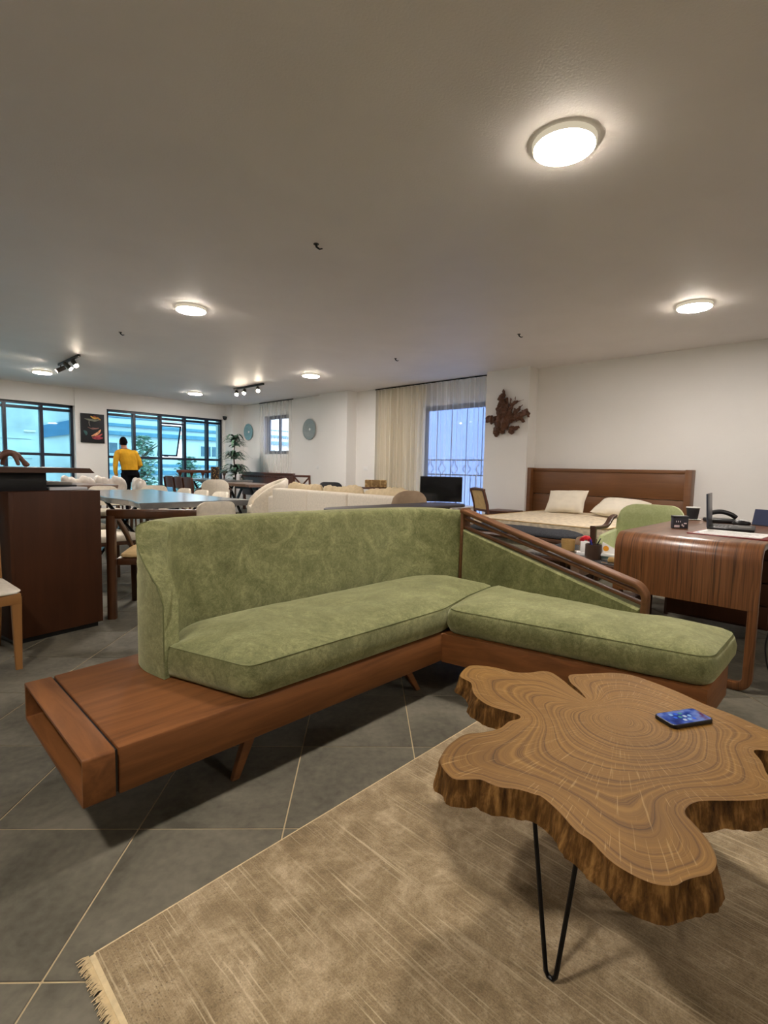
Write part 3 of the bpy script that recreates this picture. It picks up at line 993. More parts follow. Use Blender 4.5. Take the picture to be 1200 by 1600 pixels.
    vr = rings(bm, rs, True, True)
    back = obj('backrest', bm, GREEN, t, angle=60)
    bm = BM(); tube(bm, [rs[0][k] for k in range(1, 13)], .0026, 6); obj('piping', bm, GREEN_SEAM, back)
    # seat cushions
    bm, seam = cushion([(.887, 1.480), (1.972, 1.480), (2.30, 1.56), (2.608, 1.60), (2.605, 1.93), (2.50, 2.04), (2.36, 2.085), (1.12, 2.09), (.97, 2.07), (.885, 2.01), (.842, 1.93), (.832, 1.874), (.768, 1.866)], .303, .420, .046, .09, .008, .03, .0035)
    c = obj('seat_cushion', bm, GREEN, t, angle=50)
    bm = BM(); tube(bm, seam, .0016, 5, loop=True); obj('piping', bm, GREEN_SEAM, c)
    bm, seam = cushion([(1.982, 1.468), (2.192, .388), (2.67, .392), (2.672, .68), (2.618, .76), (2.614, 1.595), (2.30, 1.552)], .303, .420, .042, .09, .016, .03, .0045, fillet=.07)
    c = obj('chaise_cushion', bm, GREEN, t, angle=50)
    bm = BM(); tube(bm, seam, .0016, 5, loop=True); obj('piping', bm, GREEN_SEAM, c)
    # sloping wooden side rail with green panel below
    X = 2.655
    obj('post', B((2.622, 1.838, .30), (2.705, 1.862, .868), .006), RAIL_WOOD, t)
    def rail(name, y0, z0, y1, z1, w, h, curve):
        pts = [(X, y0, z0)]
        for k in range(1, 9): pts.append((X, y0 + (y1 - y0) * k / 8, z0 + (z1 - z0) * k / 8))
        if curve:
            for k in range(1, 9):
                a = k / 8 * pi / 2
                pts.append((X, y1 - .052 * sin(a), z1 - .055 * (1 - cos(a)) - .018 * sin(a)))
            yb, zb_ = pts[-1][1], pts[-1][2]
            pts.append((X, yb + .002, zb_ - .06)); pts.append((X, yb + .006, .305))
        bm = BM(); sweep(bm, pts, rrect(w, h, min(w, h) * .35), (1, 0, 0))
        obj(name, bm, RAIL_WOOD, t)
    rail('top_rail', 1.862, .853, .815, .565, .074, .028, True)
    rail('slat', 1.842, .803, .775, .517, .036, .016, False)
    rail('slat', 1.842, .749, .765, .468, .036, .017, False)
    bm = BM()
    pr = [(1.838, .305), (1.838, .738), (.775, .452), (.775, .305)]
    rs = []
    for x, ins in ((2.612, .012), (2.622, .003), (2.66, 0), (2.70, .004)):
        rs.append([(x, y + (ins if y < 1 else -ins), z - (ins if z > .31 else 0)) for y, z in pr])
    rings(bm, rs)
    obj('side_panel', bm, GREEN, t)
    return t
sofa()

# ------------------------------------------------------------------ live-edge coffee table
SLAB = [(1.38, 0.959), (1.464, 0.987), (1.494, 0.979), (1.515, 0.954), (1.531, 0.925), (1.541, 0.886), (1.549, 0.846), (1.585, 0.809), (1.624, 0.79), (1.639, 0.772), (1.637, 0.747), (1.603, 0.694), (1.583, 0.67), (1.551, 0.625), (1.525, 0.587), (1.573, 0.631), (1.61, 0.676), (1.665, 0.704), (1.713, 0.674), (1.761, 0.637), (1.8, 0.608), (1.827, 0.553), (1.816, 0.474), (1.792, 0.397), (1.758, 0.323), (1.744, 0.259), (1.72, 0.198), (1.709, 0.171), (1.697, 0.124), (1.662, 0.097), (1.608, 0.115), (1.574, 0.144), (1.548, 0.17), (1.5, 0.147), (1.439, 0.127), (1.413, 0.099), (1.397, 0.077), (1.364, 0.09), (1.331, 0.117), (1.301, 0.138), (1.262, 0.175), (1.224, 0.211), (1.202, 0.224), (1.177, 0.231), (1.149, 0.23), (1.131, 0.214), (1.112, 0.194), (1.088, 0.174), (1.06, 0.159), (1.033, 0.152), (1.001, 0.155), (0.976, 0.17), (0.951, 0.183), (0.927, 0.192), (0.906, 0.217), (0.9, 0.248), (0.903, 0.283), (0.914, 0.309), (0.929, 0.335), (0.936, 0.367), (0.964, 0.413), (0.983, 0.458), (0.981, 0.473), (0.969, 0.51), (0.947, 0.541), (0.942, 0.568), (0.938, 0.589), (0.901, 0.624), (0.903, 0.652), (0.929, 0.693), (0.979, 0.717), (1.029, 0.726), (1.079, 0.724), (1.126, 0.695), (1.173, 0.678), (1.224, 0.68), (1.26, 0.668), (1.279, 0.681), (1.272, 0.718), (1.267, 0.781), (1.299, 0.847), (1.362, 0.902)]
PITH = (1.46, .469)
def slabmat():
    m, nt, p, out = nodes('slab_top_wood')
    at_ = N(nt, 'ShaderNodeAttribute'); at_.attribute_name = 'ring'
    an = N(nt, 'ShaderNodeAttribute'); an.attribute_name = 'spoke'
    c = coords(nt)
    n = N(nt, 'ShaderNodeTexNoise', Scale=7, Detail=4.0); nt.links.new(c, n.inputs['Vector'])
    n4 = N(nt, 'ShaderNodeTexNoise', Scale=2.4, Detail=3.0); nt.links.new(c, n4.inputs['Vector'])
    # rings: ring attribute + a little noise -> 1D noise
    w = N(nt, 'ShaderNodeMath', operation='MULTIPLY_ADD'); w.inputs[1].default_value = .045
    nt.links.new(n.outputs['Fac'], w.inputs[0]); nt.links.new(at_.outputs['Fac'], w.inputs[2])
    r1 = N(nt, 'ShaderNodeTexNoise', noise_dimensions='1D', Scale=1.0, Detail=5.0, Roughness=0.7)
    k = N(nt, 'ShaderNodeMath', operation='MULTIPLY'); k.inputs[1].default_value = 62.0
    nt.links.new(w.outputs[0], k.inputs[0]); nt.links.new(k.outputs[0], r1.inputs['W'])
    base = ramp(nt, r1.outputs['Fac'], [(.30, srgb(84, 57, 22)), (.43, srgb(124, 90, 39)), (.56, srgb(140, 104, 47)), (.72, srgb(160, 122, 62))])
    big = ramp(nt, n4.outputs['Fac'], [(.3, (.72, .68, .62)), (.7, (1.08, 1.05, 1.0))])
    mx = N(nt, 'ShaderNodeMixRGB', blend_type='MULTIPLY'); mx.inputs[0].default_value = 1
    nt.links.new(base, mx.inputs[1]); nt.links.new(big, mx.inputs[2])
    # pale radial checks
    s1 = N(nt, 'ShaderNodeTexNoise', noise_dimensions='2D', Scale=1.0, Detail=2.0)
    cb = N(nt, 'ShaderNodeCombineXYZ')
    ks = N(nt, 'ShaderNodeMath', operation='MULTIPLY'); ks.inputs[1].default_value = 95.0
    kr = N(nt, 'ShaderNodeMath', operation='MULTIPLY'); kr.inputs[1].default_value = 9.0
    nt.links.new(an.outputs['Fac'], ks.inputs[0]); nt.links.new(at_.outputs['Fac'], kr.inputs[0])
    nt.links.new(ks.outputs[0], cb.inputs[0]); nt.links.new(kr.outputs[0], cb.inputs[1])
    nt.links.new(cb.outputs[0], s1.inputs['Vector'])
    chk = ramp(nt, s1.outputs['Fac'], [(.655, (0, 0, 0)), (.69, (1, 1, 1))])
    m2 = N(nt, 'ShaderNodeMixRGB'); m2.inputs[2].default_value = (*srgb(206, 174, 120), 1)
    f2 = N(nt, 'ShaderNodeMath', operation='MULTIPLY'); f2.inputs[1].default_value = .27
    nt.links.new(chk, f2.inputs[0]); nt.links.new(f2.outputs[0], m2.inputs[0]); nt.links.new(mx.outputs[0], m2.inputs[1])
    nt.links.new(m2.outputs[0], p.inputs['Base Color'])
    p.inputs['Roughness'].default_value = .55
    p.inputs['Specular IOR Level'].default_value = .22
    bump(nt, p, r1.outputs['Fac'], .12, .002)
    return m
def barkmat():
    m, nt, p, out = nodes('slab_bark')
    c = coords(nt, (34, 34, 5))
    n = N(nt, 'ShaderNodeTexNoise', Scale=1.6, Detail=6.0, Roughness=.65); nt.links.new(c, n.inputs['Vector'])
    nt.links.new(ramp(nt, n.outputs['Fac'], [(.3, srgb(44, 28, 12)), (.5, srgb(104, 72, 34)), (.72, srgb(168, 126, 70))]), p.inputs['Base Color'])
    p.inputs['Roughness'].default_value = .85
    p.inputs['Specular IOR Level'].default_value = .15
    bump(nt, p, n.outputs['Fac'], .9, .008)
    return m
def coffee_table():
    zt, th = .41, .062
    t = thing('coffee_table', 'irregular live-edge tree-slice coffee table on black hairpin legs over the rug', 'coffee table', (1.35, .5, 0))
    cm = catmull([(x, y, 0) for x, y in SLAB], 5, True)
    Q = [(v.x, v.y) for v in resample(cm, 420, True)]
    # fine wobble of the sawn outline
    n = len(Q)
    area = sum(Q[i - 1][0] * Q[i][1] - Q[i][0] * Q[i - 1][1] for i in range(n)); sg = 1 if area > 0 else -1
    nor = []
    for i in range(n):
        v = Vector((Q[(i + 2) % n][0] - Q[i - 2][0], Q[(i + 2) % n][1] - Q[i - 2][1])).normalized()
        nor.append((v.y * sg, -v.x * sg))
    bm = BM()
    lv = []
    for f in (0, .06, .25, .5, .75, .94, 1.0):
        ring = []
        for i, (x, y) in enumerate(Q):
            z = zt - th * f + (.006 * vnoise(x * 9, y * 9, 5) * f)
            flare = .014 * f ** 1.2 + (.010 * vnoise(x * 22, y * 22, z * 14) + .006 * vnoise(x * 60, y * 60, z * 30)) * min(1, f * 6) - (.012 if f == 1 else 0)
            ring.append((x + nor[i][0] * flare, y + nor[i][1] * flare, z))
        lv.append(ring)
    rings(bm, lv, False, True)
    bark = obj('bark_edge', bm, barkmat(), t, angle=60)
    pts, faces = fill_poly(Q, .011, .001)
    d = dist_poly(pts, Q)
    me = bpy.data.meshes.new('slab_top')
    me.from_pydata([(x, y, zt) for x, y in pts], [], [list(f) for f in faces])
    PP = np.array(pts); QQ = np.array(Q)
    acc = np.zeros(len(PP))
    for qx, qy in QQ: acc += 1.0 / ((PP[:, 0] - qx) ** 2 + (PP[:, 1] - qy) ** 2 + 4e-6) ** 1.1
    soft = (acc / acc.min()) ** (-1 / 1.2)
    dmax = float(d.max())
    d = soft * dmax
    ra = me.attributes.new('ring', 'FLOAT', 'POINT'); sa = me.attributes.new('spoke', 'FLOAT', 'POINT')
    rv, sv = [], []
    for (x, y), dd in zip(pts, d):
        r = hypot(x - PITH[0], y - PITH[1])
        f = r / (r + dd * 1.0 + 1e-6)
        rv.append(f); sv.append(atan2(y - PITH[1], x - PITH[0]))
    ra.data.foreach_set('value', rv); sa.data.foreach_set('value', sv)
    top = obj_me('slab_top', me, slabmat(), t, smooth=False)
    # hairpin legs
    def hairpin(a, b, foot):
        zt2 = zt - th + .004
        bm = BM()
        A, Bp, F = Vector((*a, zt2)), Vector((*b, zt2)), Vector((*foot, .0245))
        s = (Vector((a[0] - b[0], a[1] - b[1], 0))).normalized() * .013
        pts = [A, F + s + Vector((0, 0, .02)), F + s * .85 + Vector((0, 0, .003)), F + s * .4 - Vector((0, 0, .007)), F - s * .4 - Vector((0, 0, .007)), F - s * .85 + Vector((0, 0, .003)), F - s + Vector((0, 0, .02)), Bp]
        tube(bm, pts, .0052, 8)
        l = obj('leg', bm, BLACK_METAL, t)
        bm = BM(); c = (A + Bp) / 2
        box(bm, (c.x, c.y, zt2 - .003), (abs((A - Bp).length) + .02, .03, .003), .0005, atan2(b[1] - a[1], b[0] - a[0]))
        obj('bracket', bm, BLACK_METAL, l)
    hairpin((1.035, .505), (1.047, .395), (.986, .422))
    hairpin((1.195, .262), (1.265, .300), (1.36, .265))
    hairpin((1.42, .74), (1.50, .72), (1.50, .84))
    hairpin((1.62, .44), (1.64, .36), (1.75, .45))
coffee_table()

# ------------------------------------------------------------------ phone on the slab
def phone():
    m, nt, p, out = nodes('phone_screen')
    c = coords(nt, (1, 1, 1))
    n = N(nt, 'ShaderNodeTexNoise', Scale=26, Detail=3.0); nt.links.new(c, n.inputs['Vector'])
    col = ramp(nt, n.outputs['Fac'], [(.3, srgb(24, 30, 96)), (.48, srgb(64, 92, 176)), (.6, srgb(130, 150, 214)), (.74, srgb(110, 60, 92))])
    e = N(nt, 'ShaderNodeEmission'); nt.links.new(col, e.inputs[0]); e.inputs[1].default_value = .15
    g = N(nt, 'ShaderNodeBsdfGlossy'); g.inputs['Roughness'].default_value = .05
    mx = N(nt, 'ShaderNodeMixShader'); mx.inputs[0].default_value = .06
    nt.links.new(e.outputs[0], mx.inputs[1]); nt.links.new(g.outputs[0], mx.inputs[2]); nt.links.new(mx.outputs[0], out.inputs[0])
    ic = [emit('icon_%d' % k, srgb(*q), .16) for k, q in enumerate(((70, 110, 220), (150, 190, 235), (200, 210, 225), (90, 150, 150)))]
    z = .410
    P = [(1.553, .405), (1.675, .338), (1.636, .276), (1.516, .339)]
    ctr = (sum(q[0] for q in P) / 4, sum(q[1] for q in P) / 4)
    ang = atan2(P[1][1] - P[0][1], P[1][0] - P[0][0])
    t = thing('smartphone', 'black smartphone with a lit blue screen lying on the tree-slice table', 'phone', (*ctr, z), ang)
    W = wm(t)
    L, w, h = .145, .073, .011
    def loc(bm):
        bmesh.ops.transform(bm, matrix=W, verts=bm.verts[:]); return bm
    bm = BM(); prism(bm, rrect(L, w, .013, 5), 0, h, .0022); obj('case', loc(bm), BLACK, t)
    bm = BM(); prism(bm, rrect(L - .008, w - .008, .009, 5), h - .0005, h + .0006); s = obj('screen', loc(bm), m, t)
    k = 0
    for i in range(4):
        for j in range(3):
            if (i, j) in ((0, 0), (3, 2)): continue
            bm = BM(); x, y = -.030 + i * .0165, -.017 + j * .0165
            prism(bm, [(x + u, y + v) for u, v in rrect(.010, .010, .0025, 2)], h + .0006, h + .0009)
            obj('app_icon', loc(bm), ic[k % 4], s); k += 1
phone()

# ------------------------------------------------------------------ rug with fringe
def rug():
    m, nt, p, out = nodes('rug_pile')
    c = coords(nt)
    n = N(nt, 'ShaderNodeTexNoise', Scale=8.0, Detail=9.0, Roughness=.78, Distortion=.3); nt.links.new(c, n.inputs['Vector'])
    cl = wavy(nt, coords(nt), (.006, 0, 0), (3, 9, 1))
    mp_ = N(nt, 'ShaderNodeMapping'); mp_.inputs['Scale'].default_value = (190, 2.6, 1); nt.links.new(cl, mp_.inputs[0]); cl = mp_.outputs[0]
    ln = N(nt, 'ShaderNodeTexNoise', Scale=1.0, Detail=2.0, Roughness=.5); nt.links.new(cl, ln.inputs['Vector'])
    cl2 = coords(nt, (26, 5.0, 1))
    ln2 = N(nt, 'ShaderNodeTexNoise', Scale=1.0, Detail=2.0); nt.links.new(cl2, ln2.inputs['Vector'])
    cp = coords(nt, (150, 100, 1))
    vo = N(nt, 'ShaderNodeTexVoronoi', Scale=1.0, Randomness=.7); nt.links.new(cp, vo.inputs['Vector'])
    base = ramp(nt, n.outputs['Fac'], [(.36, srgb(130, 112, 83)), (.5, srgb(158, 139, 107)), (.64, srgb(192, 173, 140))])
    li = ramp(nt, ln.outputs['Fac'], [(.54, (0, 0, 0)), (.66, (1, 1, 1))])
    pr = ramp(nt, ln2.outputs['Fac'], [(.44, (.12, .12, .12)), (.64, (1, 1, 1))])
    mu = N(nt, 'ShaderNodeMath', operation='MULTIPLY'); nt.links.new(li, mu.inputs[0]); nt.links.new(pr, mu.inputs[1])
    gr = N(nt, 'ShaderNodeTexNoise', Scale=260.0, Detail=2.0); nt.links.new(c, gr.inputs['Vector'])
    gm = N(nt, 'ShaderNodeMixRGB', blend_type='MULTIPLY'); gm.inputs[0].default_value = 1
    nt.links.new(base, gm.inputs[1]); nt.links.new(ramp(nt, gr.outputs['Fac'], [(.3, (.80, .80, .80)), (.7, (1.14, 1.14, 1.14))]), gm.inputs[2]); base = gm.outputs[0]
    m1 = N(nt, 'ShaderNodeMixRGB'); m1.inputs[2].default_value = (*srgb(216, 198, 164), 1)
    f1 = N(nt, 'ShaderNodeMath', operation='MULTIPLY'); f1.inputs[1].default_value = .75
    nt.links.new(mu.outputs[0], f1.inputs[0]); nt.links.new(f1.outputs[0], m1.inputs[0]); nt.links.new(base, m1.inputs[1])
    dk = ramp(nt, vo.outputs['Distance'], [(.12, (1, 1, 1)), (.32, (0, 0, 0))])
    m2 = N(nt, 'ShaderNodeMixRGB'); m2.inputs[2].default_value = (*srgb(96, 80, 58), 1)
    f2 = N(nt, 'ShaderNodeMath', operation='MULTIPLY'); dn = N(nt, 'ShaderNodeTexNoise', Scale=7.0, Detail=3.0); nt.links.new(c, dn.inputs['Vector'])
    nt.links.new(ramp(nt, dn.outputs['Fac'], [(.4, (.10, .10, .10)), (.65, (.42, .42, .42))]), f2.inputs[1])
    nt.links.new(dk, f2.inputs[0]); nt.links.new(f2.outputs[0], m2.inputs[0]); nt.links.new(m1.outputs[0], m2.inputs[1])
    nt.links.new(m2.outputs[0], p.inputs['Base Color'])
    p.inputs['Roughness'].default_value = .95; p.inputs['Specular IOR Level'].default_value = .1
    p.inputs['Sheen Weight'].default_value = .3; p.inputs['Sheen Roughness'].default_value = .4
    ad = N(nt, 'ShaderNodeMath', operation='SUBTRACT'); nt.links.new(ln.outputs['Fac'], ad.inputs[0]); nt.links.new(f2.outputs[0], ad.inputs[1])
    bump(nt, p, ad.outputs[0], .5, .006)
    EDGE = plain('rug_binding', srgb(214, 194, 152), .9, .12, 40, bmp=.4, bscale=200)
    t = thing('rug', 'beige line-patterned rug with a fringed edge under the coffee table', 'rug', (1.3, 0, 0))
    x0, x1, y0, y1, h = .315, 2.06, -1.75, 1.172, .011
    obj('pile', B((x0, y0, 0), (x1, y1, h), .004), m, t)
    for y in (y0, y1):
        bm = BM(); tube(bm, [(x0, y, h * .55), (x1, y, h * .55)], .0045, 6); obj('binding', bm, EDGE, t)
    for x in (x0 - .004, x1 + .004):
        obj('binding', B((x - .007, y0, .001), (x + .007, y1, h - .001), .003), EDGE, t)
    rnd = random.Random(3)
    for sgn, x in ((-1, x0 - .010), (1, x1 + .010)):
        bm = BM()
        y = y0
        while y < y1 + .004:
            L = rnd.uniform(.014, .026); dy = rnd.uniform(-.010, .010)
            tube(bm, [(x, y, .007), (x + sgn * L * .5, y + dy * .4, .0075), (x + sgn * L, y + dy, .002)], [.0019, .0017, .0010], 4)
            y += .0021
        o = obj('fringe', bm, EDGE, t, smooth=False); o['kind'] = 'stuff'
rug()

# ------------------------------------------------------------------ waterfall desk
def deskwood():
    m, nt, p, out = nodes('desk_wood')
    c = wavy(nt, coords(nt), (0, .035, 0), (2.5, 5, 4))
    mp = N(nt, 'ShaderNodeMapping'); mp.inputs['Scale'].default_value = (1.2, 52, 1.2); nt.links.new(c, mp.inputs[0]); c = mp.outputs[0]
    n = N(nt, 'ShaderNodeTexNoise', Scale=1.4, Detail=5.0, Roughness=.55, Distortion=.9); nt.links.new(c, n.inputs['Vector'])
    c2 = coords(nt, (2.5, 150, 2.5))
    n2 = N(nt, 'ShaderNodeTexNoise', Scale=1.0, Detail=3.0); nt.links.new(c2, n2.inputs['Vector'])
    ad = N(nt, 'ShaderNodeMath', operation='MULTIPLY_ADD'); ad.inputs[1].default_value = .4
    nt.links.new(n2.outputs['Fac'], ad.inputs[0])
    s = N(nt, 'ShaderNodeMath', operation='MULTIPLY'); s.inputs[1].default_value = .6
    nt.links.new(n.outputs['Fac'], s.inputs[0]); nt.links.new(s.outputs[0], ad.inputs[2])
    nt.links.new(ramp(nt, ad.outputs[0], [(.36, srgb(62, 36, 17)), (.46, srgb(102, 63, 33)), (.56, srgb(118, 75, 41)), (.70, srgb(136, 92, 55))]), p.inputs['Base Color'])
    p.inputs['Roughness'].default_value = .36
    p.inputs['Coat Weight'].default_value = .25; p.inputs['Coat Roughness'].default_value = .25
    bump(nt, p, ad.outputs[0], .1, .002)
    return m
DESK = deskwood()
DZ = .765
def desk():
    t = thing('desk', 'walnut waterfall desk with rounded edges and frame legs right of the sofa', 'desk', (3.9, .72, 0))
    x0, x1, y0, y1 = 3.10, 4.78, .372, 1.082
    th, R = .036, .095
    # one bent sheet: end panel, curve, top, curve, end panel
    pts = [(x0 + th / 2, .425)]
    zc = DZ - th / 2
    r = R - th / 2
    pts.append((x0 + th / 2, zc - r - .05))
    for k in range(9):
        a = pi / 2 * k / 8
        pts.append((x0 + th / 2 + r * (1 - cos(a)), zc - r + r * sin(a)))
    for k in range(1, 6): pts.append((x0 + R + (x1 - x0 - 2 * R) * k / 6, zc))
    for k in range(9):
        a = pi / 2 * k / 8
        pts.append((x1 - th / 2 - r + r * sin(a), zc - r * (1 - cos(a))))
    pts.append((x1 - th / 2, .27))
    bm = BM()
    ym = (y0 + y1) / 2
    sweep(bm, [(x, ym, z) for x, z in pts], rrect(y1 - y0, th, .006, 2), (0, 1, 0))
    obj('bent_top', bm, DESK, t)
    # end frames with rounded lower corners
    for xe, zt in ((x0 + .02, .43), (x1 - .02, .30)):
        pp = [(xe, y0 + .022, zt)]
        rr = .05
        pp.append((xe, y0 + .022, rr + .022))
        for k in range(1, 7):
            a = pi / 2 * k / 6
            pp.append((xe, y0 + .022 + rr * (1 - cos(a)), .022 + rr * (1 - sin(a))))
        for k in range(7):
            a = pi / 2 * k / 6
            pp.append((xe, y1 - .022 - rr * (1 - sin(a)), .022 + rr * (1 - cos(a))))
        pp.append((xe, y1 - .022, zt))
        bm = BM(); sweep(bm, pp, rrect(.04, .044, .006, 2), (1, 0, 0)); obj('frame_leg', bm, DESK, t)
    # pedestal under the far end; its lowest part stands in for floor shade
    obj('drawer_box', B((4.05, .42, .11), (4.70, 1.03, .725), .006), DARK_WOOD, t)
    for z in (.125, .275, .425, .575):
        d = obj('drawer_front', B((4.03, .43, z), (4.052, 1.02, z + .142), .004), DARK_WOOD, t)
        obj('handle', B((4.018, .66, z + .105), (4.031, .80, z + .115), .003), BLACK_METAL, d)
    obj('stretcher', B((3.14, 1.02, .30), (4.74, 1.045, .34), .005), DARK_WOOD, t)
desk()

def onloc(t):
    W = wm(t)
    def f(bm):
        bmesh.ops.transform(bm, matrix=W, verts=bm.verts[:]); return bm
    return f

def desk_things():
    # black printed box
    t = thing('card_box', 'small black box with a white printed pattern near the left edge of the desk', 'box', (3.665, .885, DZ), radians(-52))
    L = onloc(t)
    bm = BM(); box2(bm, (-.045, -.02, 0), (.045, .02, .078), .003); obj('body', L(bm), plain('black_card', (.02, .018, .025), .5, .2), t)
    bm = BM(); box2(bm, (-.047, -.022, .066), (.047, .022, .082), .003); obj('lid', L(bm), BLACK, t)
    PK = plain('pale_print', srgb(206, 190, 190), .6, .1)
    for a, b, c, d in ((-.04, .008, -.008, .022), (.004, .018, .012, .03), (.018, .03, .034, .038), (.012, .012, .020, .022), (-.03, .04, -.026, .05), (-.018, .04, -.014, .05), (-.006, .04, -.002, .05)):
        bm = BM(); box2(bm, (a, -.0212, b), (c, -.0195, d)); obj('print', L(bm), PK, t, smooth=False)
    # paper cup on a saucer
    t = thing('paper_cup', 'black ribbed paper cup with a white rim at the far corner of the desk', 'cup', (4.50, 1.00, DZ + .006))
    L = onloc(t)
    bm = BM(); lathe(bm, [(.001, 0), (.034, 0), (.036, .004), (.046, .088), (.044, .088), (.033, .008), (.001, .008)], n=28); obj('cup_wall', L(bm), plain('black_card_cup', (.022, .022, .024), .6, .2), t)
    bm = BM(); lathe(bm, [(.0445, .086), (.0480, .086), (.0485, .090), (.0470, .093), (.044, .092)], n=28); obj('rim', L(bm), WHITE, t)
    t = thing('saucer', 'small white napkin plate under the black paper cup', 'saucer', (4.50, 1.00, DZ))
    L = onloc(t)
    bm = BM(); lathe(bm, [(.001, 0), (.05, 0), (.062, .005), (.06, .006), (.001, .0058)], n=28); obj('dish', L(bm), PAPER, t)
    # laptop, seen from its side
    t = thing('laptop', 'black laptop open on the desk, its screen seen edge-on', 'laptop', (3.88, .742, DZ), radians(-83))
    L = onloc(t)
    bm = BM(); box2(bm, (-.02, -.16, .004), (.225, .16, .020), .004); base = obj('keyboard_base', L(bm), BLACK, t)
    for r in range(5):
        bm = BM(); box2(bm, (.0 + r * .02 + .01, -.14, .0195), (.0 + r * .02 + .026, .14, .0222), .001); obj('key_row', L(bm), plain('key_grey_%d' % r, (.05, .05, .052), .5), base)
    bm = BM(); box2(bm, (.135, -.05, .0198), (.205, .05, .0208)); obj('touchpad', L(bm), plain('touchpad_grey', (.03, .03, .03), .3), base)
    bm = BM()
    box(bm, (0, 0, .105), (.009, .32, .215), .003)
    bmesh.ops.rotate(bm, cent=(0, 0, 0), matrix=Matrix.Rotation(radians(-4), 3, 'Y'), verts=bm.verts[:])
    bmesh.ops.translate(bm, vec=(-.018, 0, .016), verts=bm.verts[:])
    lid = obj('screen_lid', L(bm), plain('laptop_grey', (.05, .06, .085), .3, .1, metal=.5), t)
    for x in (.0, .2):
        for y in (-.13, .13):
            bm = BM(); lathe(bm, [(.008, 0), (.008, .005)], (x, y, 0), 10); obj('rubber_foot', L(bm), BLACK, t)
    # desk telephone
    t = thing('desk_telephone', 'black desk telephone with its handset, behind the laptop screen', 'telephone', (4.42, .80, DZ), radians(-60))
    L = onloc(t)
    bm = BM(); box2(bm, (-.09, -.09, 0), (.09, .09, .03), .01); obj('base', L(bm), BLACK, t)
    bm = BM(); tube(bm, catmull([(-.08, .0, .045), (-.06, 0, .07), (0, 0, .08), (.06, 0, .065), (.10, 0, .04)], 5), .017, 10); obj('handset', L(bm), BLACK, t)
    bm = BM(); box2(bm, (-.05, -.07, .028), (.05, -.02, .034), .002); obj('keypad', L(bm), plain('keypad_grey', (.2, .2, .2), .5), t)
    # mouse
    t = thing('computer_mouse', 'black and silver computer mouse between telephone and desk calendar', 'mouse', (4.32, .655, DZ), radians(20))
    L = onloc(t)
    bm = BM(); ball(bm, (0, 0, .012), (.034, .058, .026), 16); [setattr(v.co, 'z', max(0.0, v.co.z)) for v in bm.verts]; obj('body', L(bm), BLACK, t)
    bm = BM(); ball(bm, (0, -.008, .018), (.026, .044, .0225), 14); [setattr(v.co, 'z', max(.016, v.co.z)) for v in bm.verts]; obj('top_shell', L(bm), plain('silver_plastic', (.6, .6, .6), .3), t)
    # spiral desk calendar (tent)
    t = thing('desk_calendar', 'dark blue spiral-bound tent calendar at the right edge of the photo', 'calendar', (4.42, .50, DZ), radians(-108))
    L = onloc(t)
    NAVY = plain('navy_card', srgb(40, 52, 86), .6, .12)
    for s in (1, -1):
        bm = BM(); vs = box(bm, (0, 0, .055), (.21, .003, .115))
        bmesh.ops.rotate(bm, cent=(0, 0, .11), matrix=Matrix.Rotation(radians(16 * s), 3, 'X'), verts=vs)
        obj('cover', L(bm), NAVY, t, smooth=False)
    for k in range(14):
        x = -.095 + k * .0146
        bm = BM(); tube(bm, [(x, .012 * cos(a) , .015 + .012 * sin(a)) for a in [q * pi / 4 for q in range(8)]], .0014, 5, loop=True); obj('spiral_ring', L(bm), WHITE, t)
    LG = plain('pale_letter', srgb(200, 204, 214), .6)
    for a, b, c, d in ((.03, .075, .075, .080), (.03, .066, .062, .070), (.045, .05, .07, .060), (.03, .038, .075, .042)):
        bm = BM(); vs = box2(bm, (a, -.0025, b), (c, -.0015, d)); bmesh.ops.rotate(bm, cent=(0, 0, .11), matrix=Matrix.Rotation(radians(-16), 3, 'X'), verts=vs); obj('print', L(bm), LG, t, smooth=False)
    bm = BM(); box2(bm, (-.105, -.045, 0), (.105, .045, .004)); obj('foot_card', L(bm), BLACK, t)
    # clipboard
    t = thing('clipboard', 'dark red clipboard holding a printed white form at the near desk edge', 'clipboard', (3.53, .575, DZ), radians(-93.5))
    L = onloc(t)
    bm = BM(); box2(bm, (-.19, -.165, 0), (.215, .165, .006), .002); obj('board', L(bm), plain('red_board', srgb(112, 30, 30), .4, .1), t)
    bm = BM(); box2(bm, (-.165, -.135, .006), (.165, .15, .0085), .0004); pa = obj('paper_form', L(bm), PAPER, t)
    INK = plain('ink_grey', (.16, .15, .16), .8)
    for k in range(9):
        y = -.12 + k * .026
        x1 = (.14, .10, .12, .06, .13, .09, .12, .14, .05)[k]
        bm = BM(); box2(bm, (-.14, y, .0085), (x1, y + .004, .0089)); obj('text_line', L(bm), INK, pa, smooth=False)
    bm = BM(); box2(bm, (-.155, -.12, .0085), (-.142, -.09, .0089)); obj('text_line', L(bm), plain('ink_blue', (.1, .15, .5), .8), pa, smooth=False)
    # power cord beside the desk
    t = obj('power_cord', (lambda b: (tube(b, catmull([(3.17, .345, .60), (3.165, .32, .40), (3.15, .335, .24), (3.20, .30, .08), (3.26, .20, .006), (3.36, .05, .006)], 6), .0045, 6), b)[1])(BM()), BLACK)
    tag(t, 'black power cord hanging down beside the right desk leg', 'cord')
desk_things()

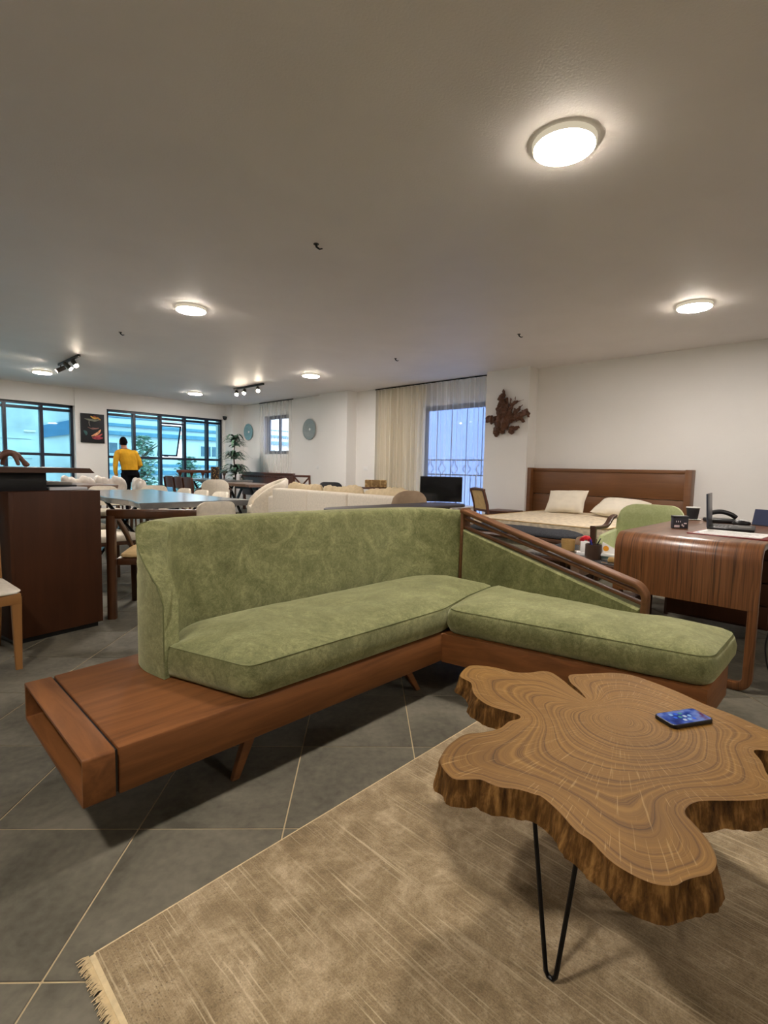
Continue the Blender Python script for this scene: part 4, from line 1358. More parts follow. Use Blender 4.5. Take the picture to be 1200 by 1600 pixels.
# ------------------------------------------------------------------ counter at the left
def counter():
    ang = atan2(.094, .514)
    t = thing('counter', 'dark brown counter pedestal with an overhanging top slab at the left', 'counter', (.588, 3.596, 0), ang)
    L = onloc(t)
    w, dp, h = .523, .62, .92
    bm = BM(); box2(bm, (0, 0, .035), (w, dp, h), .003); obj('pedestal', L(bm), DARK_WOOD, t)
    bm = BM(); box2(bm, (.02, .03, 0), (w - .02, dp - .02, .036)); obj('plinth', L(bm), BLACK, t, smooth=False)
    bm = BM(); box2(bm, (.0, -.002, .04), (.022, .004, h - .002), .001); obj('edge_strip', L(bm), DARK_WOOD, t)
    bm = BM(); box2(bm, (-.9, .10, h), (.245, .45, 1.034), .003); obj('riser', L(bm), BLACK, t)
    bm = BM()
    prof = [(.505, 1.033), (.475, 1.064), (-.95, 1.064), (-.95, 1.033)]
    rs = [[(x, y, z) for x, z in prof] for y in (.03, .50)]
    rings(bm, rs); obj('top_slab', L(bm), DARK_WOOD_X, t)
    # papers and folders on the pedestal
    for k, (x0, x1, y0, y1, z0, z1, col, lb) in enumerate((
            (.27, .50, .12, .56, h, h + .018, (.55, .56, .58), 'pale grey folder lying on the dark counter below the slab'),
            (.28, .47, .20, .55, h + .018, h + .030, (.03, .03, .035), 'thin black folder on top of the grey folder on the counter'),
            (.29, .46, .24, .56, h + .030, h + .046, (.72, .68, .62), 'stack of white papers on the black folder on the counter'),
            (.26, .33, .30, .50, h + .046, h + .058, (.04, .03, .03), 'small dark notebook on the paper stack under the counter slab'))):
        bm = BM(); box2(bm, (x0, y0, z0), (x1, y1, z1), .001)
        o = obj('folder' if k < 2 else ('paper_stack' if k == 2 else 'notebook'), L(bm), plain('folder_%d' % k, col, .6, .08))
        tag(o, lb, 'folder' if k < 2 else ('papers' if k == 2 else 'notebook'))
    # root sculpture
    c = W0 = wm(t) @ Vector((.125, .30, 1.064))
    bm = BM()
    x = Vector((cos(ang), sin(ang), 0))
    P = lambda a, z, d=0: tuple(c + x * a * .78 + Vector((-x.y, x.x, 0)) * d + Vector((0, 0, z)))
    tube(bm, catmull([P(-.105, .012), P(-.085, .045), P(-.04, .080), P(.0, .088), P(.05, .078), P(.085, .045), P(.115, .015)], 4), [.014, .014, .014, .014, .014, .015, .016, .018, .02, .021, .022, .022, .02, .02, .019, .018, .017, .016, .015, .015, .015, .016, .017, .018, .016][:25], 8)
    tube(bm, [P(-.02, .085), P(-.035, .05, .02), P(-.042, .010, .03)], [.018, .014, .013], 8)
    tube(bm, [P(.03, .08), P(.035, .05, -.02), P(.045, .010, -.03)], [.018, .014, .012], 8)
    ball(bm, P(-.105, .016), (.024, .02, .016), 10); ball(bm, P(.112, .016), (.022, .018, .016), 10)
    me = solidify_remesh(bm, .006, 2)
    o = obj_me('root_sculpture', me, wood('root_wood', srgb(78, 50, 40), srgb(128, 90, 74), 'Z', 3, .4))
    tag(o, 'small arched brown root sculpture standing on the counter slab', 'sculpture')
counter()

# ------------------------------------------------------------------ chair kinds, each built at the origin facing +y
def leg_t(t, top, foot, r0, r1, mat, n=8, sq=False):
    bm = BM()
    if sq:
        rs = []
        for (x, y, z), a in ((foot, r1), (top, r0)):
            rs.append([(x + u, y + v, z) for u, v in rrect(a * 2, a * 2, a * .3, 2)])
        rings(bm, rs)
    else:
        tube(bm, [top, foot], [r0, r1], n)
    return obj('leg', bm, mat, t)

def shell_back(w, h0, h1, y0, curve, th, lean, rad=.09, wrap=0.0, n=18, m=10, wav=0.0):
    """upholstered back, rounded upper corners, curved in plan"""
    bm = BM()
    def pt(u, v, side):
        x = (u - .5) * w
        # rounded top corners
        hw = w / 2
        ztop = h1 + wav * cos(4 * pi * (u - .5))
        d = hw - abs(x)
        if d < rad: ztop -= rad - sqrt(max(0, rad * rad - (rad - d) ** 2))
        z = h0 + (ztop - h0) * v
        f = (x / hw) ** 2
        y = y0 + curve * f - lean * (z - h0)
        e = th * (1 - .55 * max(0, abs(2 * u - 1) - .85) / .15) * (1 - .5 * max(0, v - .85) / .15)
        return (x, y + side * e / 2, z)
    A = [[pt(i / n, j / m, 1) for i in range(n + 1)] for j in range(m + 1)]
    Bk = [[pt(i / n, j / m, -1) for i in range(n + 1)] for j in range(m + 1)]
    va = [[bm.verts.new(p) for p in r] for r in A]
    vb = [[bm.verts.new(p) for p in r] for r in Bk]
    for j in range(m):
        for i in range(n):
            bm.faces.new((va[j][i], va[j][i + 1], va[j + 1][i + 1], va[j + 1][i]))
            bm.faces.new((vb[j][i + 1], vb[j][i], vb[j + 1][i], vb[j + 1][i + 1]))
    for j in range(m):
        bm.faces.new((va[j][0], va[j + 1][0], vb[j + 1][0], vb[j][0]))
        bm.faces.new((va[j + 1][n], va[j][n], vb[j][n], vb[j + 1][n]))
    for i in range(n):
        bm.faces.new((va[0][i + 1], va[0][i], vb[0][i], vb[0][i + 1]))
        bm.faces.new((va[m][i], va[m][i + 1], vb[m][i + 1], vb[m][i]))
    return bm

def seat_pad(w, d, z0, z1, y0=0.0, crown=.02, r=.05, taper=.9):
    bm, seam = cushion([(-w / 2 * taper, y0 - d / 2), (w / 2 * taper, y0 - d / 2), (w / 2, y0 + d / 2), (-w / 2, y0 + d / 2)], z0, z1, crown, .06, .008, .05, .002, fillet=r)
    return bm

def dining_armchair(label, group=None):
    t = thing('dining_armchair', label, 'chair', group=group)
    obj('seat', seat_pad(.50, .46, .425, .455, .02, .035), TAN, t)
    bm = BM(); prism(bm, [(-.25, -.22), (.25, -.22), (.27, .25), (-.27, .25)], .375, .425, .008); obj('seat_frame', bm, CHAIR_WOOD, t)
    for s in (-1, 1):
        bm = BM()
        sweep(bm, [(s * .272, -.255, 0), (s * .27, -.25, .40), (s * .27, -.25, .60), (s * .268, -.25, .735)], [rrect(.058, .062, .014, 2)] * 3 + [rrect(.064, .064, .016, 2)], (1, 0, 0))
        obj('leg', bm, CHAIR_WOOD, t)
        leg_t(t, (s * .245, .235, .42), (s * .25, .25, 0), .024, .018, CHAIR_WOOD, sq=True)
        bm = BM(); sweep(bm, [(s * .262, -.23, .735), (s * .264, -.10, .69), (s * .255, .08, .56), (s * .245, .20, .425)], rrect(.03, .042, .01, 2), (1, 0, 0))
        obj('arm', bm, CHAIR_WOOD, t)
    bm = BM()
    pts = catmull([(-.293, -.235, .745), (-.16, -.275, .748), (0, -.29, .75), (.16, -.275, .748), (.293, -.235, .745)], 5)
    sweep(bm, pts, rrect(.038, .068, .014, 3), (0, 1, 0)); obj('top_rail', bm, CHAIR_WOOD, t)
    return t

def cream_chair(label, group=None, mat=None, back=None):
    t = thing('dining_chair', label, 'chair', group=group)
    mat = mat or CREAM
    obj('seat', seat_pad(.46, .44, .41, .465, .0, .025), mat, t)
    obj('backrest', shell_back(.39, .52, .785, -.245, .05, .05, .12, .10), back or mat, t)
    for s in (-1, 1):
        bm = BM(); sweep(bm, [(s * .20, -.22, 0), (s * .19, -.215, .42), (s * .185, -.232, .60)], rrect(.03, .035, .008, 2), (1, 0, 0)); obj('leg', bm, CHAIR_WOOD, t)
        leg_t(t, (s * .19, .18, .42), (s * .205, .20, 0), .02, .014, CHAIR_WOOD, sq=True)
    bm = BM(); prism(bm, [(-.20, -.22), (.20, -.22), (.21, .20), (-.21, .20)], .375, .412, .006); obj('seat_frame', bm, CHAIR_WOOD, t)
    return t

def dark_chair(label, group=None):
    t = thing('wooden_chair', label, 'chair', group=group)
    obj('seat', seat_pad(.44, .44, .44, .465, .0, .015), FAR_WOOD, t)
    for s in (-1, 1):
        bm = BM(); sweep(bm, [(s * .20, -.24, 0), (s * .20, -.215, .45), (s * .21, -.27, .84)], rrect(.032, .04, .008, 2), (1, 0, 0)); obj('leg', bm, FAR_WOOD, t)
        leg_t(t, (s * .19, .18, .44), (s * .20, .2, 0), .02, .014, FAR_WOOD, sq=True)
    obj('backrest', shell_back(.42, .62, .86, -.25, .04, .022, .14, .03, n=14, m=6), FAR_WOOD, t)
    bm = BM(); box2(bm, (-.2, -.22, .40), (.2, .2, .44), .006); obj('seat_frame', bm, FAR_WOOD, t)
    return t

def face(dx, dy): return atan2(dy, dx) - pi / 2

def put(o, x, y, rz, z=0):
    o.location = (x, y, z); o.rotation_euler = (0, 0, rz); return o

a = put(dining_armchair('dark wooden low-back armchair with tan seat between counter and green sofa'), 1.57, 3.885, face(.55, .83))

c0 = cream_chair('cream chair seen from behind at the near end of the dining table', 'cream dining chairs')
put(c0, 2.19, 4.42, face(.0, 1))
spots = [(1.52, 4.98, (1, .1), 'cream rounded chair on the counter side of the dining table, nearest'),
         (1.55, 5.85, (1, 0), 'cream chair on the counter side of the dining table, second one'),
         (2.30, 7.42, (-.1, -1), 'cream chair at the far head of the dining table'),
         (2.80, 5.70, (-1, 0), 'cream chair on the sofa side of the dining table, nearest of three'),
         (2.80, 6.2, (-1, 0), 'cream chair on the sofa side of the dining table, middle of three'),
         (2.80, 6.7, (-1, 0), 'cream chair on the sofa side of the dining table, farthest of three'),
         (2.90, 7.52, (-.6, -.8), 'cream chair at the far corner of the dining table, just right of the standing man')]
for x, y, d, lb in spots: put(dup(c0, label=lb), x, y, face(*d))

def liveedge_table(name, label, x0, x1, y0, y1, z, mat, edge, seed, th=.05):
    t = thing(name, label, 'table', ((x0 + x1) / 2, (y0 + y1) / 2, 0))
    rnd = random.Random(seed)
    pts = []
    n = 14
    for k in range(n + 1):
        y = y0 + (y1 - y0) * k / n; pts.append((x1 + rnd.uniform(-.015, .015) + .02 * sin(k), y))
    for k in range(n + 1):
        y = y1 + (y0 - y1) * k / n; pts.append((x0 + rnd.uniform(-.015, .015) - .025 * sin(k * 1.3 + seed), y))
    bm = BM()
    top = [(x, y, z) for x, y in pts]
    cx, cy = (x0 + x1) / 2, (y0 + y1) / 2
    low = [(cx + (x - cx) * .965, y, z - th) for x, y in pts]
    rings(bm, [low, [(x, y, z - .006) for x, y in pts], [(cx + (x - cx) * .995, cy + (y - cy) * .998, z) for x, y in pts]])
    obj('table_top', bm, mat, t, angle=30)
    for yy in (y0 + (y1 - y0) * .2, y0 + (y1 - y0) * .8):
        for s in (-1, 1):
            bm = BM(); sweep(bm, [(cx - s * (x1 - x0) * .30, yy, 0), (cx + s * (x1 - x0) * .24, yy, z - th)], rrect(.06, .03, .004, 1), (0, 1, 0)); obj('leg', bm, BLACK_METAL, t)
    bm = BM(); box2(bm, (cx - .02, y0 + (y1 - y0) * .2, z - th - .06), (cx + .02, y0 + (y1 - y0) * .8, z - th - .02)); obj('beam', bm, BLACK_METAL, t)
    return t
TOPGLOSS = wood('grey_table_wood', srgb(92, 92, 92), srgb(126, 124, 122), 'Y', .6, .22, coat=.6)
TOPBROWN = wood('brown_table_wood', srgb(90, 66, 52), srgb(132, 104, 86), 'Y', .6, .3, coat=.3)
liveedge_table('dining_table', 'long live-edge dining table with a grey glossy top beyond the sofa', 1.69, 2.70, 4.52, 6.98, .765, TOPGLOSS, None, 2, .055)
liveedge_table('dining_table', 'farther dining table carrying the patterned vase', 5.15, 5.95, 9.75, 11.75, .80, TOPGLOSS, None, 5)
liveedge_table('dining_table', 'brown live-edge table on crossed black legs behind the tub chair', 4.72, 5.35, 7.85, 9.1, .785, TOPBROWN, None, 8)
liveedge_table('dining_table', 'small brown table beside the white wrapped chairs near the left window', 2.15, 2.82, 8.55, 9.7, .76, TOPBROWN, None, 11)

d0 = dark_chair('dark wooden chair at the vase table, nearest of the three', 'dark chairs at the vase table')
put(d0, 4.83, 9.95, face(1, 0))
put(dup(d0, label='dark wooden chair at the vase table, middle of the three'), 4.86, 10.45, face(1, 0))
put(dup(d0, label='dark wooden chair at the vase table, farthest of the three'), 4.88, 10.95, face(1, 0))

# white wrapped chairs
def wrapped(label):
    t = thing('wrapped_chair', label, 'chair', group='white wrapped chairs')
    bm = BM()
    for q in range(5):
        ball(bm, (-.20 + q * .10, -.21 + .02 * (q % 2), .70 + .03 * sin(q * 2.1)), (.085, .075, .15), 12, Matrix.Rotation(radians(22), 3, 'Y'))
    ball(bm, (0, -.19, .58), (.26, .08, .16), 12); ball(bm, (.0, .02, .47), (.25, .23, .07), 12)
    me = solidify_remesh(bm, .016, 1)
    for v in me.vertices: v.co += Vector((0, .012 * vnoise(v.co.x * 14 + v.co.z * 9, v.co.z * 3, 2), .014 * vnoise(v.co.x * 15 + v.co.z * 11, v.co.y * 6, 7)))
    obj_me('wrapping', me, WRAP, t)
    for sx_ in (-1, 1):
        for sy in (-1, 1): leg_t(t, (sx_ * .19, sy * .18, .44), (sx_ * .21, sy * .2, 0), .018, .013, CHAIR_WOOD)
    return t
w0 = put(wrapped('white plastic-wrapped chair left of the man, first of a pair'), 2.80, 10.35, face(0, -1))
put(dup(w0, label='white plastic-wrapped chair left of the man, second of the pair'), 3.36, 10.40, face(0, -1))
put(dup(w0, label='white plastic-wrapped chair directly below the standing man'), 3.10, 9.05, face(-1, .1))

# round-backed armchair by the brown table
def round_armchair(label):
    t = thing('round_armchair', label, 'chair')
    obj('seat', seat_pad(.5, .48, .40, .46, 0, .03), CREAM, t)
    obj('backrest', shell_back(.5, .50, .86, -.25, .09, .06, .1, .17), CREAM, t)
    for s in (-1, 1):
        bm = BM(); tube(bm, catmull([(s * .24, -.22, .70), (s * .30, -.05, .66), (s * .29, .16, .62), (s * .26, .24, .52), (s * .25, .22, .40)], 4), .02, 8); obj('arm', bm, CHAIR_WOOD, t)
        leg_t(t, (s * .21, .2, .42), (s * .23, .22, 0), .022, .015, CHAIR_WOOD)
        leg_t(t, (s * .2, -.2, .42), (s * .22, -.26, 0), .022, .015, CHAIR_WOOD)
    return t
put(round_armchair('cream round-backed armchair with dark wooden arms between the far tables'), 4.42, 8.55, face(.35, .94))

# tub chair
def tub_chair():
    t = thing('tub_chair', 'cream upholstered tub chair on light wooden legs left of the white sofa', 'chair')
    path = catmull([(.33, .28, 0), (.36, .02, 0), (.30, -.24, 0), (0, -.36, 0), (-.30, -.24, 0), (-.36, .02, 0), (-.33, .28, 0)], 6)
    path = resample(path, 37)
    bm = BM(); rs = []
    for i, p in enumerate(path):
        u = i / 36
        c = sin(pi * u)
        top = .50 + .42 * max(0, c) ** .62
        q = p * .80
        o = p
        ring = []
        for k in range(7): ring.append((o.x, o.y, .30 + (top - .03 - .30) * k / 6))
        ring.append(tuple(((o + q) / 2).to_tuple()[:2]) + (top,))
        for k in range(7): ring.append((q.x, q.y, top - .03 - (top - .03 - .34) * k / 6))
        rs.append(ring)
    rings(bm, rs); obj('shell', bm, CREAM, t, angle=60)
    obj('seat', seat_pad(.52, .5, .33, .44, .02, .04), CREAM, t)
    for sx_ in (-1, 1):
        for sy in (-1, 1): leg_t(t, (sx_ * .22, sy * .2, .33), (sx_ * .25, sy * .24, 0), .026, .018, LIGHT_WOOD)
    return t
put(tub_chair(), 4.70, 7.28, face(-.75, .35))

# light wood chair at the left edge
def light_chair():
    t = thing('side_chair', 'light wooden chair with a cream seat cut off by the left edge', 'chair')
    obj('seat', seat_pad(.45, .44, .405, .425, 0, .028), LINEN, t)
    bm = BM(); prism(bm, [(-.205, -.22), (.205, -.22), (.225, .22), (-.225, .22)], .35, .408, .004); obj('seat_frame', bm, LIGHT_WOOD, t)
    for s in (-1, 1):
        leg_t(t, (s * .205, .195, .39), (s * .205, .205, 0), .024, .015, LIGHT_WOOD, sq=True)
        bm = BM(); sweep(bm, [(s * .19, -.30, 0), (s * .195, -.205, .40), (s * .195, -.225, .60), (s * .195, -.30, .90)], rrect(.03, .04, .008, 2), (1, 0, 0)); obj('leg', bm, LIGHT_WOOD, t)
    obj('backrest', shell_back(.40, .58, .88, -.235, .02, .03, .22, .03, n=12, m=6), LINEN, t)
    return t
put(light_chair(), .335, 3.40, face(0, -1))

# ------------------------------------------------------------------ white sofa, dark table, chair, television
def white_sofa():
    t = thing('white_sofa', 'long cream three-seat sofa seen from behind in mid room', 'sofa', (4.75, 5.25, 0))
    x0, y0, y1 = 4.30, 3.98, 6.52
    obj('seat_base', B((x0 + .05, y0 + .03, .08), (x0 + .95, y1 - .03, .30), .02), LINEN, t)
    w = (y1 - y0) / 3
    for k in range(3):
        obj('back_panel', B((x0, y0 + k * w + .003, .08), (x0 + .20, y0 + (k + 1) * w - .003, .785), .035, 3), LINEN, t)
        bm, seam = cushion([(x0 + .2, y0 + k * w + .02), (x0 + .95, y0 + k * w + .02), (x0 + .95, y0 + (k + 1) * w - .02), (x0 + .2, y0 + (k + 1) * w - .02)], .30, .42, .05, .1, .015, .07)
        obj('seat_cushion', bm, LINEN, t)
    for ya, yb in ((y0 - .14, y0 + .01), (y1 - .01, y1 + .16)):
        obj('armrest', B((x0 + .03, ya, .08), (x0 + .95, yb, .66), .04, 3), LINEN, t)
    for xx in (x0 + .08, x0 + .88):
        for yy in (y0, y1): leg_t(t, (xx, yy, .085), (xx, yy, 0), .025, .02, CHAIR_WOOD)
    group = 'cream cushions along the white sofa back'
    names = ('nearest the television', 'in the middle of the sofa', 'nearest the tub chair')
    for k in range(3):
        bm = BM()
        n, m = 26, 12
        ya, yb = y0 + k * w + .025, y0 + (k + 1) * w - .025
        rs = []
        for j in range(n + 1):
            u = j / n
            y = ya + (yb - ya) * u
            e = (max(0.0, 1 - (2 * u - 1) ** 6)) ** .5
            ring = []
            for q in range(14):
                a = 2 * pi * q / 14
                cx_, cz = x0 + .325 - .02 * sin(a), .685
                r1, r2 = .095 * (.25 + .75 * e), .185 * (.55 + .45 * e)
                wv = .008 * sin(y * 60 + 3 * sin(a)) + .01 * vnoise(y * 8, a, k)
                ring.append((cx_ + (r1 + wv) * cos(a), y + .01 * vnoise(a, y * 6), cz + (r2 + wv) * sin(a) + .018 * sin(u * 6 + k)))
            rs.append(ring)
        rings(bm, rs)
        o = obj('back_cushion', bm, TANLIN)
        tag(o, 'plump cream back cushion on the white sofa, %s' % names[k], 'cushion', group)
TANLIN = plain('sand_linen', srgb(212, 194, 160), .9, .08, 30, bmp=.3, bscale=300, spec=.1)
white_sofa()

def dark_table():
    t = thing('console_table', 'dark thin-topped table with rounded ends just behind the green sofa', 'table', (3.38, 3.05, 0))
    bm = BM(); prism(bm, [(3.38 + u, 3.05 + v) for u, v in rrect(1.66, .42, .2, 8)], .754, .777, .005); obj('table_top', bm, plain('dark_top', srgb(66, 60, 58), .55, .1, 8, spec=.2), t)
    for x in (2.8, 3.95):
        for y in (2.96, 3.16): leg_t(t, (x, y, .755), (x, y, 0), .025, .018, BLACK_METAL)
    obj('apron', B((2.8, 2.97, .70), (3.95, 3.15, .754), .004), BLACK_METAL, t)
dark_table()
def beige_chair():
    t = thing('dining_chair', 'taupe round-backed chair behind the dark table, before the television', 'chair')
    obj('seat', seat_pad(.44, .42, .42, .47, 0, .02), GREIGE, t)
    obj('backrest', shell_back(.40, .48, .885, -.2, .05, .05, .06, .16), GREIGE, t)
    for sx_ in (-1, 1):
        for sy in (-1, 1): leg_t(t, (sx_ * .18, sy * .17, .43), (sx_ * .21, sy * .2, 0), .018, .012, BLACK_METAL)
    return t
put(beige_chair(), 4.12, 3.66, face(.55, .83))

def television():
    t = thing('television', 'black flat television on small feet before the sheer curtain', 'television', (6.42, 4.95, .56), face(-.75, -.66))
    L = onloc(t)
    bm = BM(); box2(bm, (-.335, -.02, .05), (.335, .02, .45), .006); obj('cabinet', L(bm), BLACK, t)
    m, nt, p, out = nodes('tv_screen')
    p.inputs['Base Color'].default_value = (.01, .011, .013, 1); p.inputs['Roughness'].default_value = .08
    bm = BM(); box2(bm, (-.325, .018, .062), (.325, .0225, .44)); obj('screen', L(bm), m, t)
    for s in (-1, 1):
        bm = BM(); tube(bm, [(s * .24, .0, .055), (s * .25, .08, .0095)], .008, 6); tube(bm, [(s * .24, 0, .055), (s * .25, -.08, .0095)], .008, 6); obj('foot', L(bm), BLACK, t)
    t = thing('television_stand', 'low white console under the television', 'console', (6.5, 5.0, 0))
    obj('carcass', B((6.20, 4.45, .06), (6.68, 5.75, .54), .006), WHITE, t)
    obj('console_top', B((6.18, 4.43, .54), (6.70, 5.77, .56), .004), WHITE, t)
    for k in range(2): 
        d = obj('door', B((6.185, 4.47 + k * .64, .08), (6.20, 5.09 + k * .64, .53), .003), WHITE, t)
    for y in (4.5, 5.7):
        for x in (6.25, 6.62): leg_t(t, (x, y, .065), (x, y, 0), .02, .016, BLACK_METAL)
television()

# patterned box on a stand behind the white sofa
t = thing('plant_stand', 'slim wooden stand behind the white sofa end', 'stand', (5.62, 5.62, 0))
obj('stand_top', B((5.44, 5.44, .79), (5.80, 5.80, .82), .004), FAR_WOOD, t)
for sx_ in (-1, 1):
    for sy in (-1, 1): leg_t(t, (5.62 + sx_ * .15, 5.62 + sy * .15, .8), (5.62 + sx_ * .15, 5.62 + sy * .15, 0), .018, .014, FAR_WOOD)
m, nt, p, out = nodes('patterned_tan')
c = coords(nt, (1, 1, 1)); v = N(nt, 'ShaderNodeTexVoronoi', Scale=22); nt.links.new(c, v.inputs['Vector'])
nt.links.new(ramp(nt, v.outputs['Distance'], [(.2, srgb(196, 164, 112)), (.5, srgb(150, 120, 76))]), p.inputs['Base Color']); p.inputs['Roughness'].default_value = .8
t = thing('patterned_box', 'tan patterned box standing behind the white sofa cushions', 'box', (5.62, 5.62, .82), face(-.7, -.7))
L = onloc(t)
bm = BM(); box2(bm, (-.17, -.10, 0), (.17, .10, .115), .01); obj('body', L(bm), m, t)
for x in (-.075, .06):
    bm = BM(); box2(bm, (x, .0985, .004), (x + .012, .103, .113), .001); obj('strap', L(bm), TAN, t)

# ------------------------------------------------------------------ bed corner
def bed():
    t = thing('bed', 'double bed with a wide brown headboard and patterned bare mattress', 'bed', (6.2, 2.75, 0))
    # headboard: frame, two panels
    xh = 7.23
    obj('headboard_panel', B((xh, 1.70, .25), (xh + .05, 3.80, .785), .004), HEAD_WOOD, t)
    obj('headboard_panel', B((xh, 1.70, .792), (xh + .05, 3.80, 1.13), .004), HEAD_WOOD, t)
    obj('headboard_rail', B((xh - .012, 1.70, 1.128), (xh + .06, 3.80, 1.176), .006), HEAD_WOOD, t)
    for y in (1.625, 3.785): obj('headboard_stile', B((xh - .10, y, 0), (xh + .08, y + .075, 1.18), .006), HEAD_WOOD, t)
    obj('bed_frame', B((5.22, 1.95, .10), (7.22, 3.52, .30), .01), HEAD_WOOD, t)
    for x in (5.3, 7.1):
        for y in (2.02, 3.44): leg_t(t, (x, y, .11), (x, y, 0), .035, .03, HEAD_WOOD, sq=True)
    bm, seam = cushion([(5.20, 1.92), (7.20, 1.92), (7.20, 3.54), (5.20, 3.54)], .30, .545, .018, .12, .012, .09, .006, fillet=.12)
    mt = obj('mattress', bm, MATTRESS, t)
    bm = BM(); tube(bm, seam, .007, 6, loop=True); obj('piping', bm, TAN, mt)
bed()

def pillow(name, label, c, w, h, th, R, seed):
    n = 26
    bm = BM()
    top, bot = [], []
    for i in range(n + 1):
        rt, rb = [], []
        for j in range(n + 1):
            u, v = 2 * i / n - 1, 2 * j / n - 1
            e = (max(0, 1 - abs(u) ** 3.2)) ** .55 * (max(0, 1 - abs(v) ** 3.2)) ** .55
            k = 1 - .07 * (1 - abs(v)) ** 1 * abs(u) ** 4 ; k2 = 1 - .07 * (1 - abs(u)) * abs(v) ** 4
            x, y = u * w / 2 * k, v * h / 2 * k2
            dz = .006 * vnoise(u * 3, v * 3, 0, seed) * e
            rt.append((x, y, th / 2 * e + dz)); rb.append((x, y, -th / 2 * e + dz))
        top.append([bm.verts.new(p) for p in rt]); bot.append([bm.verts.new(p) for p in rb])
    for i in range(n):
        for j in range(n):
            bm.faces.new((top[i][j], top[i + 1][j], top[i + 1][j + 1], top[i][j + 1]))
            bm.faces.new((bot[i][j + 1], bot[i + 1][j + 1], bot[i + 1][j], bot[i][j]))
    bmesh.ops.remove_doubles(bm, verts=bm.verts[:], dist=1e-5)
    bmesh.ops.transform(bm, matrix=Matrix.Translation(c) @ R, verts=bm.verts[:])
    o = obj(name, bm, PILLOW)
    return tag(o, label, 'pillow', 'white pillows on the bed')
# leaning pillow: local x -> -y, local y -> up, tilted back against the headboard
M1 = Matrix(((0, cos(radians(55)), -sin(radians(55)), 0), (-1, 0, 0, 0), (0, sin(radians(55)), cos(radians(55)), 0), (0, 0, 0, 1)))
pillow('pillow', 'white pillow propped upright against the headboard', (6.72, 3.02, .72), .54, .36, .15, M1 @ Matrix.Rotation(radians(3), 4, 'Z'), 1)
M2 = Matrix(((0, cos(radians(24)), -sin(radians(24)), 0), (-1, 0, 0, 0), (0, sin(radians(24)), cos(radians(24)), 0), (0, 0, 0, 1)))
pillow('pillow', 'white pillow lying low on the bed behind the green armchair', (6.62, 2.27, .688), .60, .40, .17, M2 @ Matrix.Rotation(radians(-6), 4, 'Z'), 2)

def bench():
    t = thing('bench', 'long bench with charcoal padded top and curved brown frame before the bed', 'bench', (4.85, 2.6, 0))
    bm, seam = cushion([(4.66, 2.03), (5.02, 2.03), (5.02, 3.22), (4.66, 3.22)], .46, .505, .045, .10, .012, .05, .004, fillet=.12)
    obj('padded_top', bm, CHARCOAL, t)
    pts = []
    for x, s in ((4.64, 1), (5.04, -1)):
        bm = BM(); tube(bm, catmull([(x, 3.24, .44), (x - .01 * s, 2.7, .445), (x, 2.10, .44), (x + .03 * s, 1.98, .425)], 5), .024, 8); obj('side_rail', bm, CHAIR_WOOD, t)
    for y, sgn in ((1.95, 1), (3.27, -1)):
        bm = BM()
        prof = [(4.62, .14), (4.62, .40), (4.66, .465), (4.74, .50), (4.92, .50), (5.0, .465), (5.06, .40), (5.06, .14)]
        rings(bm, [[(x, y - .035, z) for x, z in prof], [(x, y - .02, z + .01) for x, z in prof], [(x, y + .05, z) for x, z in prof]])
        obj('end_panel', bm, GREIGE_D, t)
    obj('lower_cushion', B((4.68, 2.10, .26), (5.0, 3.2, .40), .05, 3), LINEN_D, t)
    for x in (4.68, 5.0):
        for y in (1.98, 3.24): leg_t(t, (x, y, .16), (x, y, 0), .022, .016, CHAIR_WOOD)
GREIGE_D = plain('brown_fabric', srgb(124, 100, 80), .8, .1, 20, bmp=.2, bscale=200, spec=.15)
LINEN_D = plain('sage_grey_fabric', srgb(150, 146, 126), .9, .1, 20, bmp=.2, bscale=200, spec=.1)
bench()

def cane_chair():
    t = thing('side_chair', 'dark wooden chair with a cream panel back between curtain and bed', 'chair')
    obj('seat', seat_pad(.44, .44, .44, .47, 0, .02), TAN, t)
    bm = BM(); prism(bm, [(-.21, -.21), (.21, -.21), (.22, .22), (-.22, .22)], .40, .442, .005); obj('seat_frame', bm, FAR_WOOD, t)
    for s in (-1, 1):
        leg_t(t, (s * .2, .19, .42), (s * .2, .2, 0), .02, .014, FAR_WOOD, sq=True)
        bm = BM(); sweep(bm, [(s * .19, -.27, 0), (s * .195, -.2, .44), (s * .19, -.225, .64), (s * .185, -.29, .845)], rrect(.034, .038, .008, 2), (1, 0, 0)); obj('leg', bm, FAR_WOOD, t)
    bm = BM(); sweep(bm, catmull([(-.205, -.285, .845), (-.1, -.295, .858), (0, -.297, .86), (.1, -.295, .858), (.205, -.285, .845)], 3), rrect(.03, .04, .01, 2), (0, 1, 0)); obj('top_rail', bm, FAR_WOOD, t)
    bm = BM(); sweep(bm, [(-.19, -.218, .56), (.19, -.218, .56)], rrect(.026, .035, .006, 2), (0, 1, 0)); obj('lower_rail', bm, FAR_WOOD, t)
    bm = BM(); sweep(bm, [(0, -.215, .565), (0, -.235, .68), (0, -.288, .845)], rrect(.36, .012, .003, 1), (1, 0, 0)); obj('back_panel', bm, TAN, t)
    return t
put(cane_chair(), 6.30, 3.88, face(.05, -1) + radians(58))

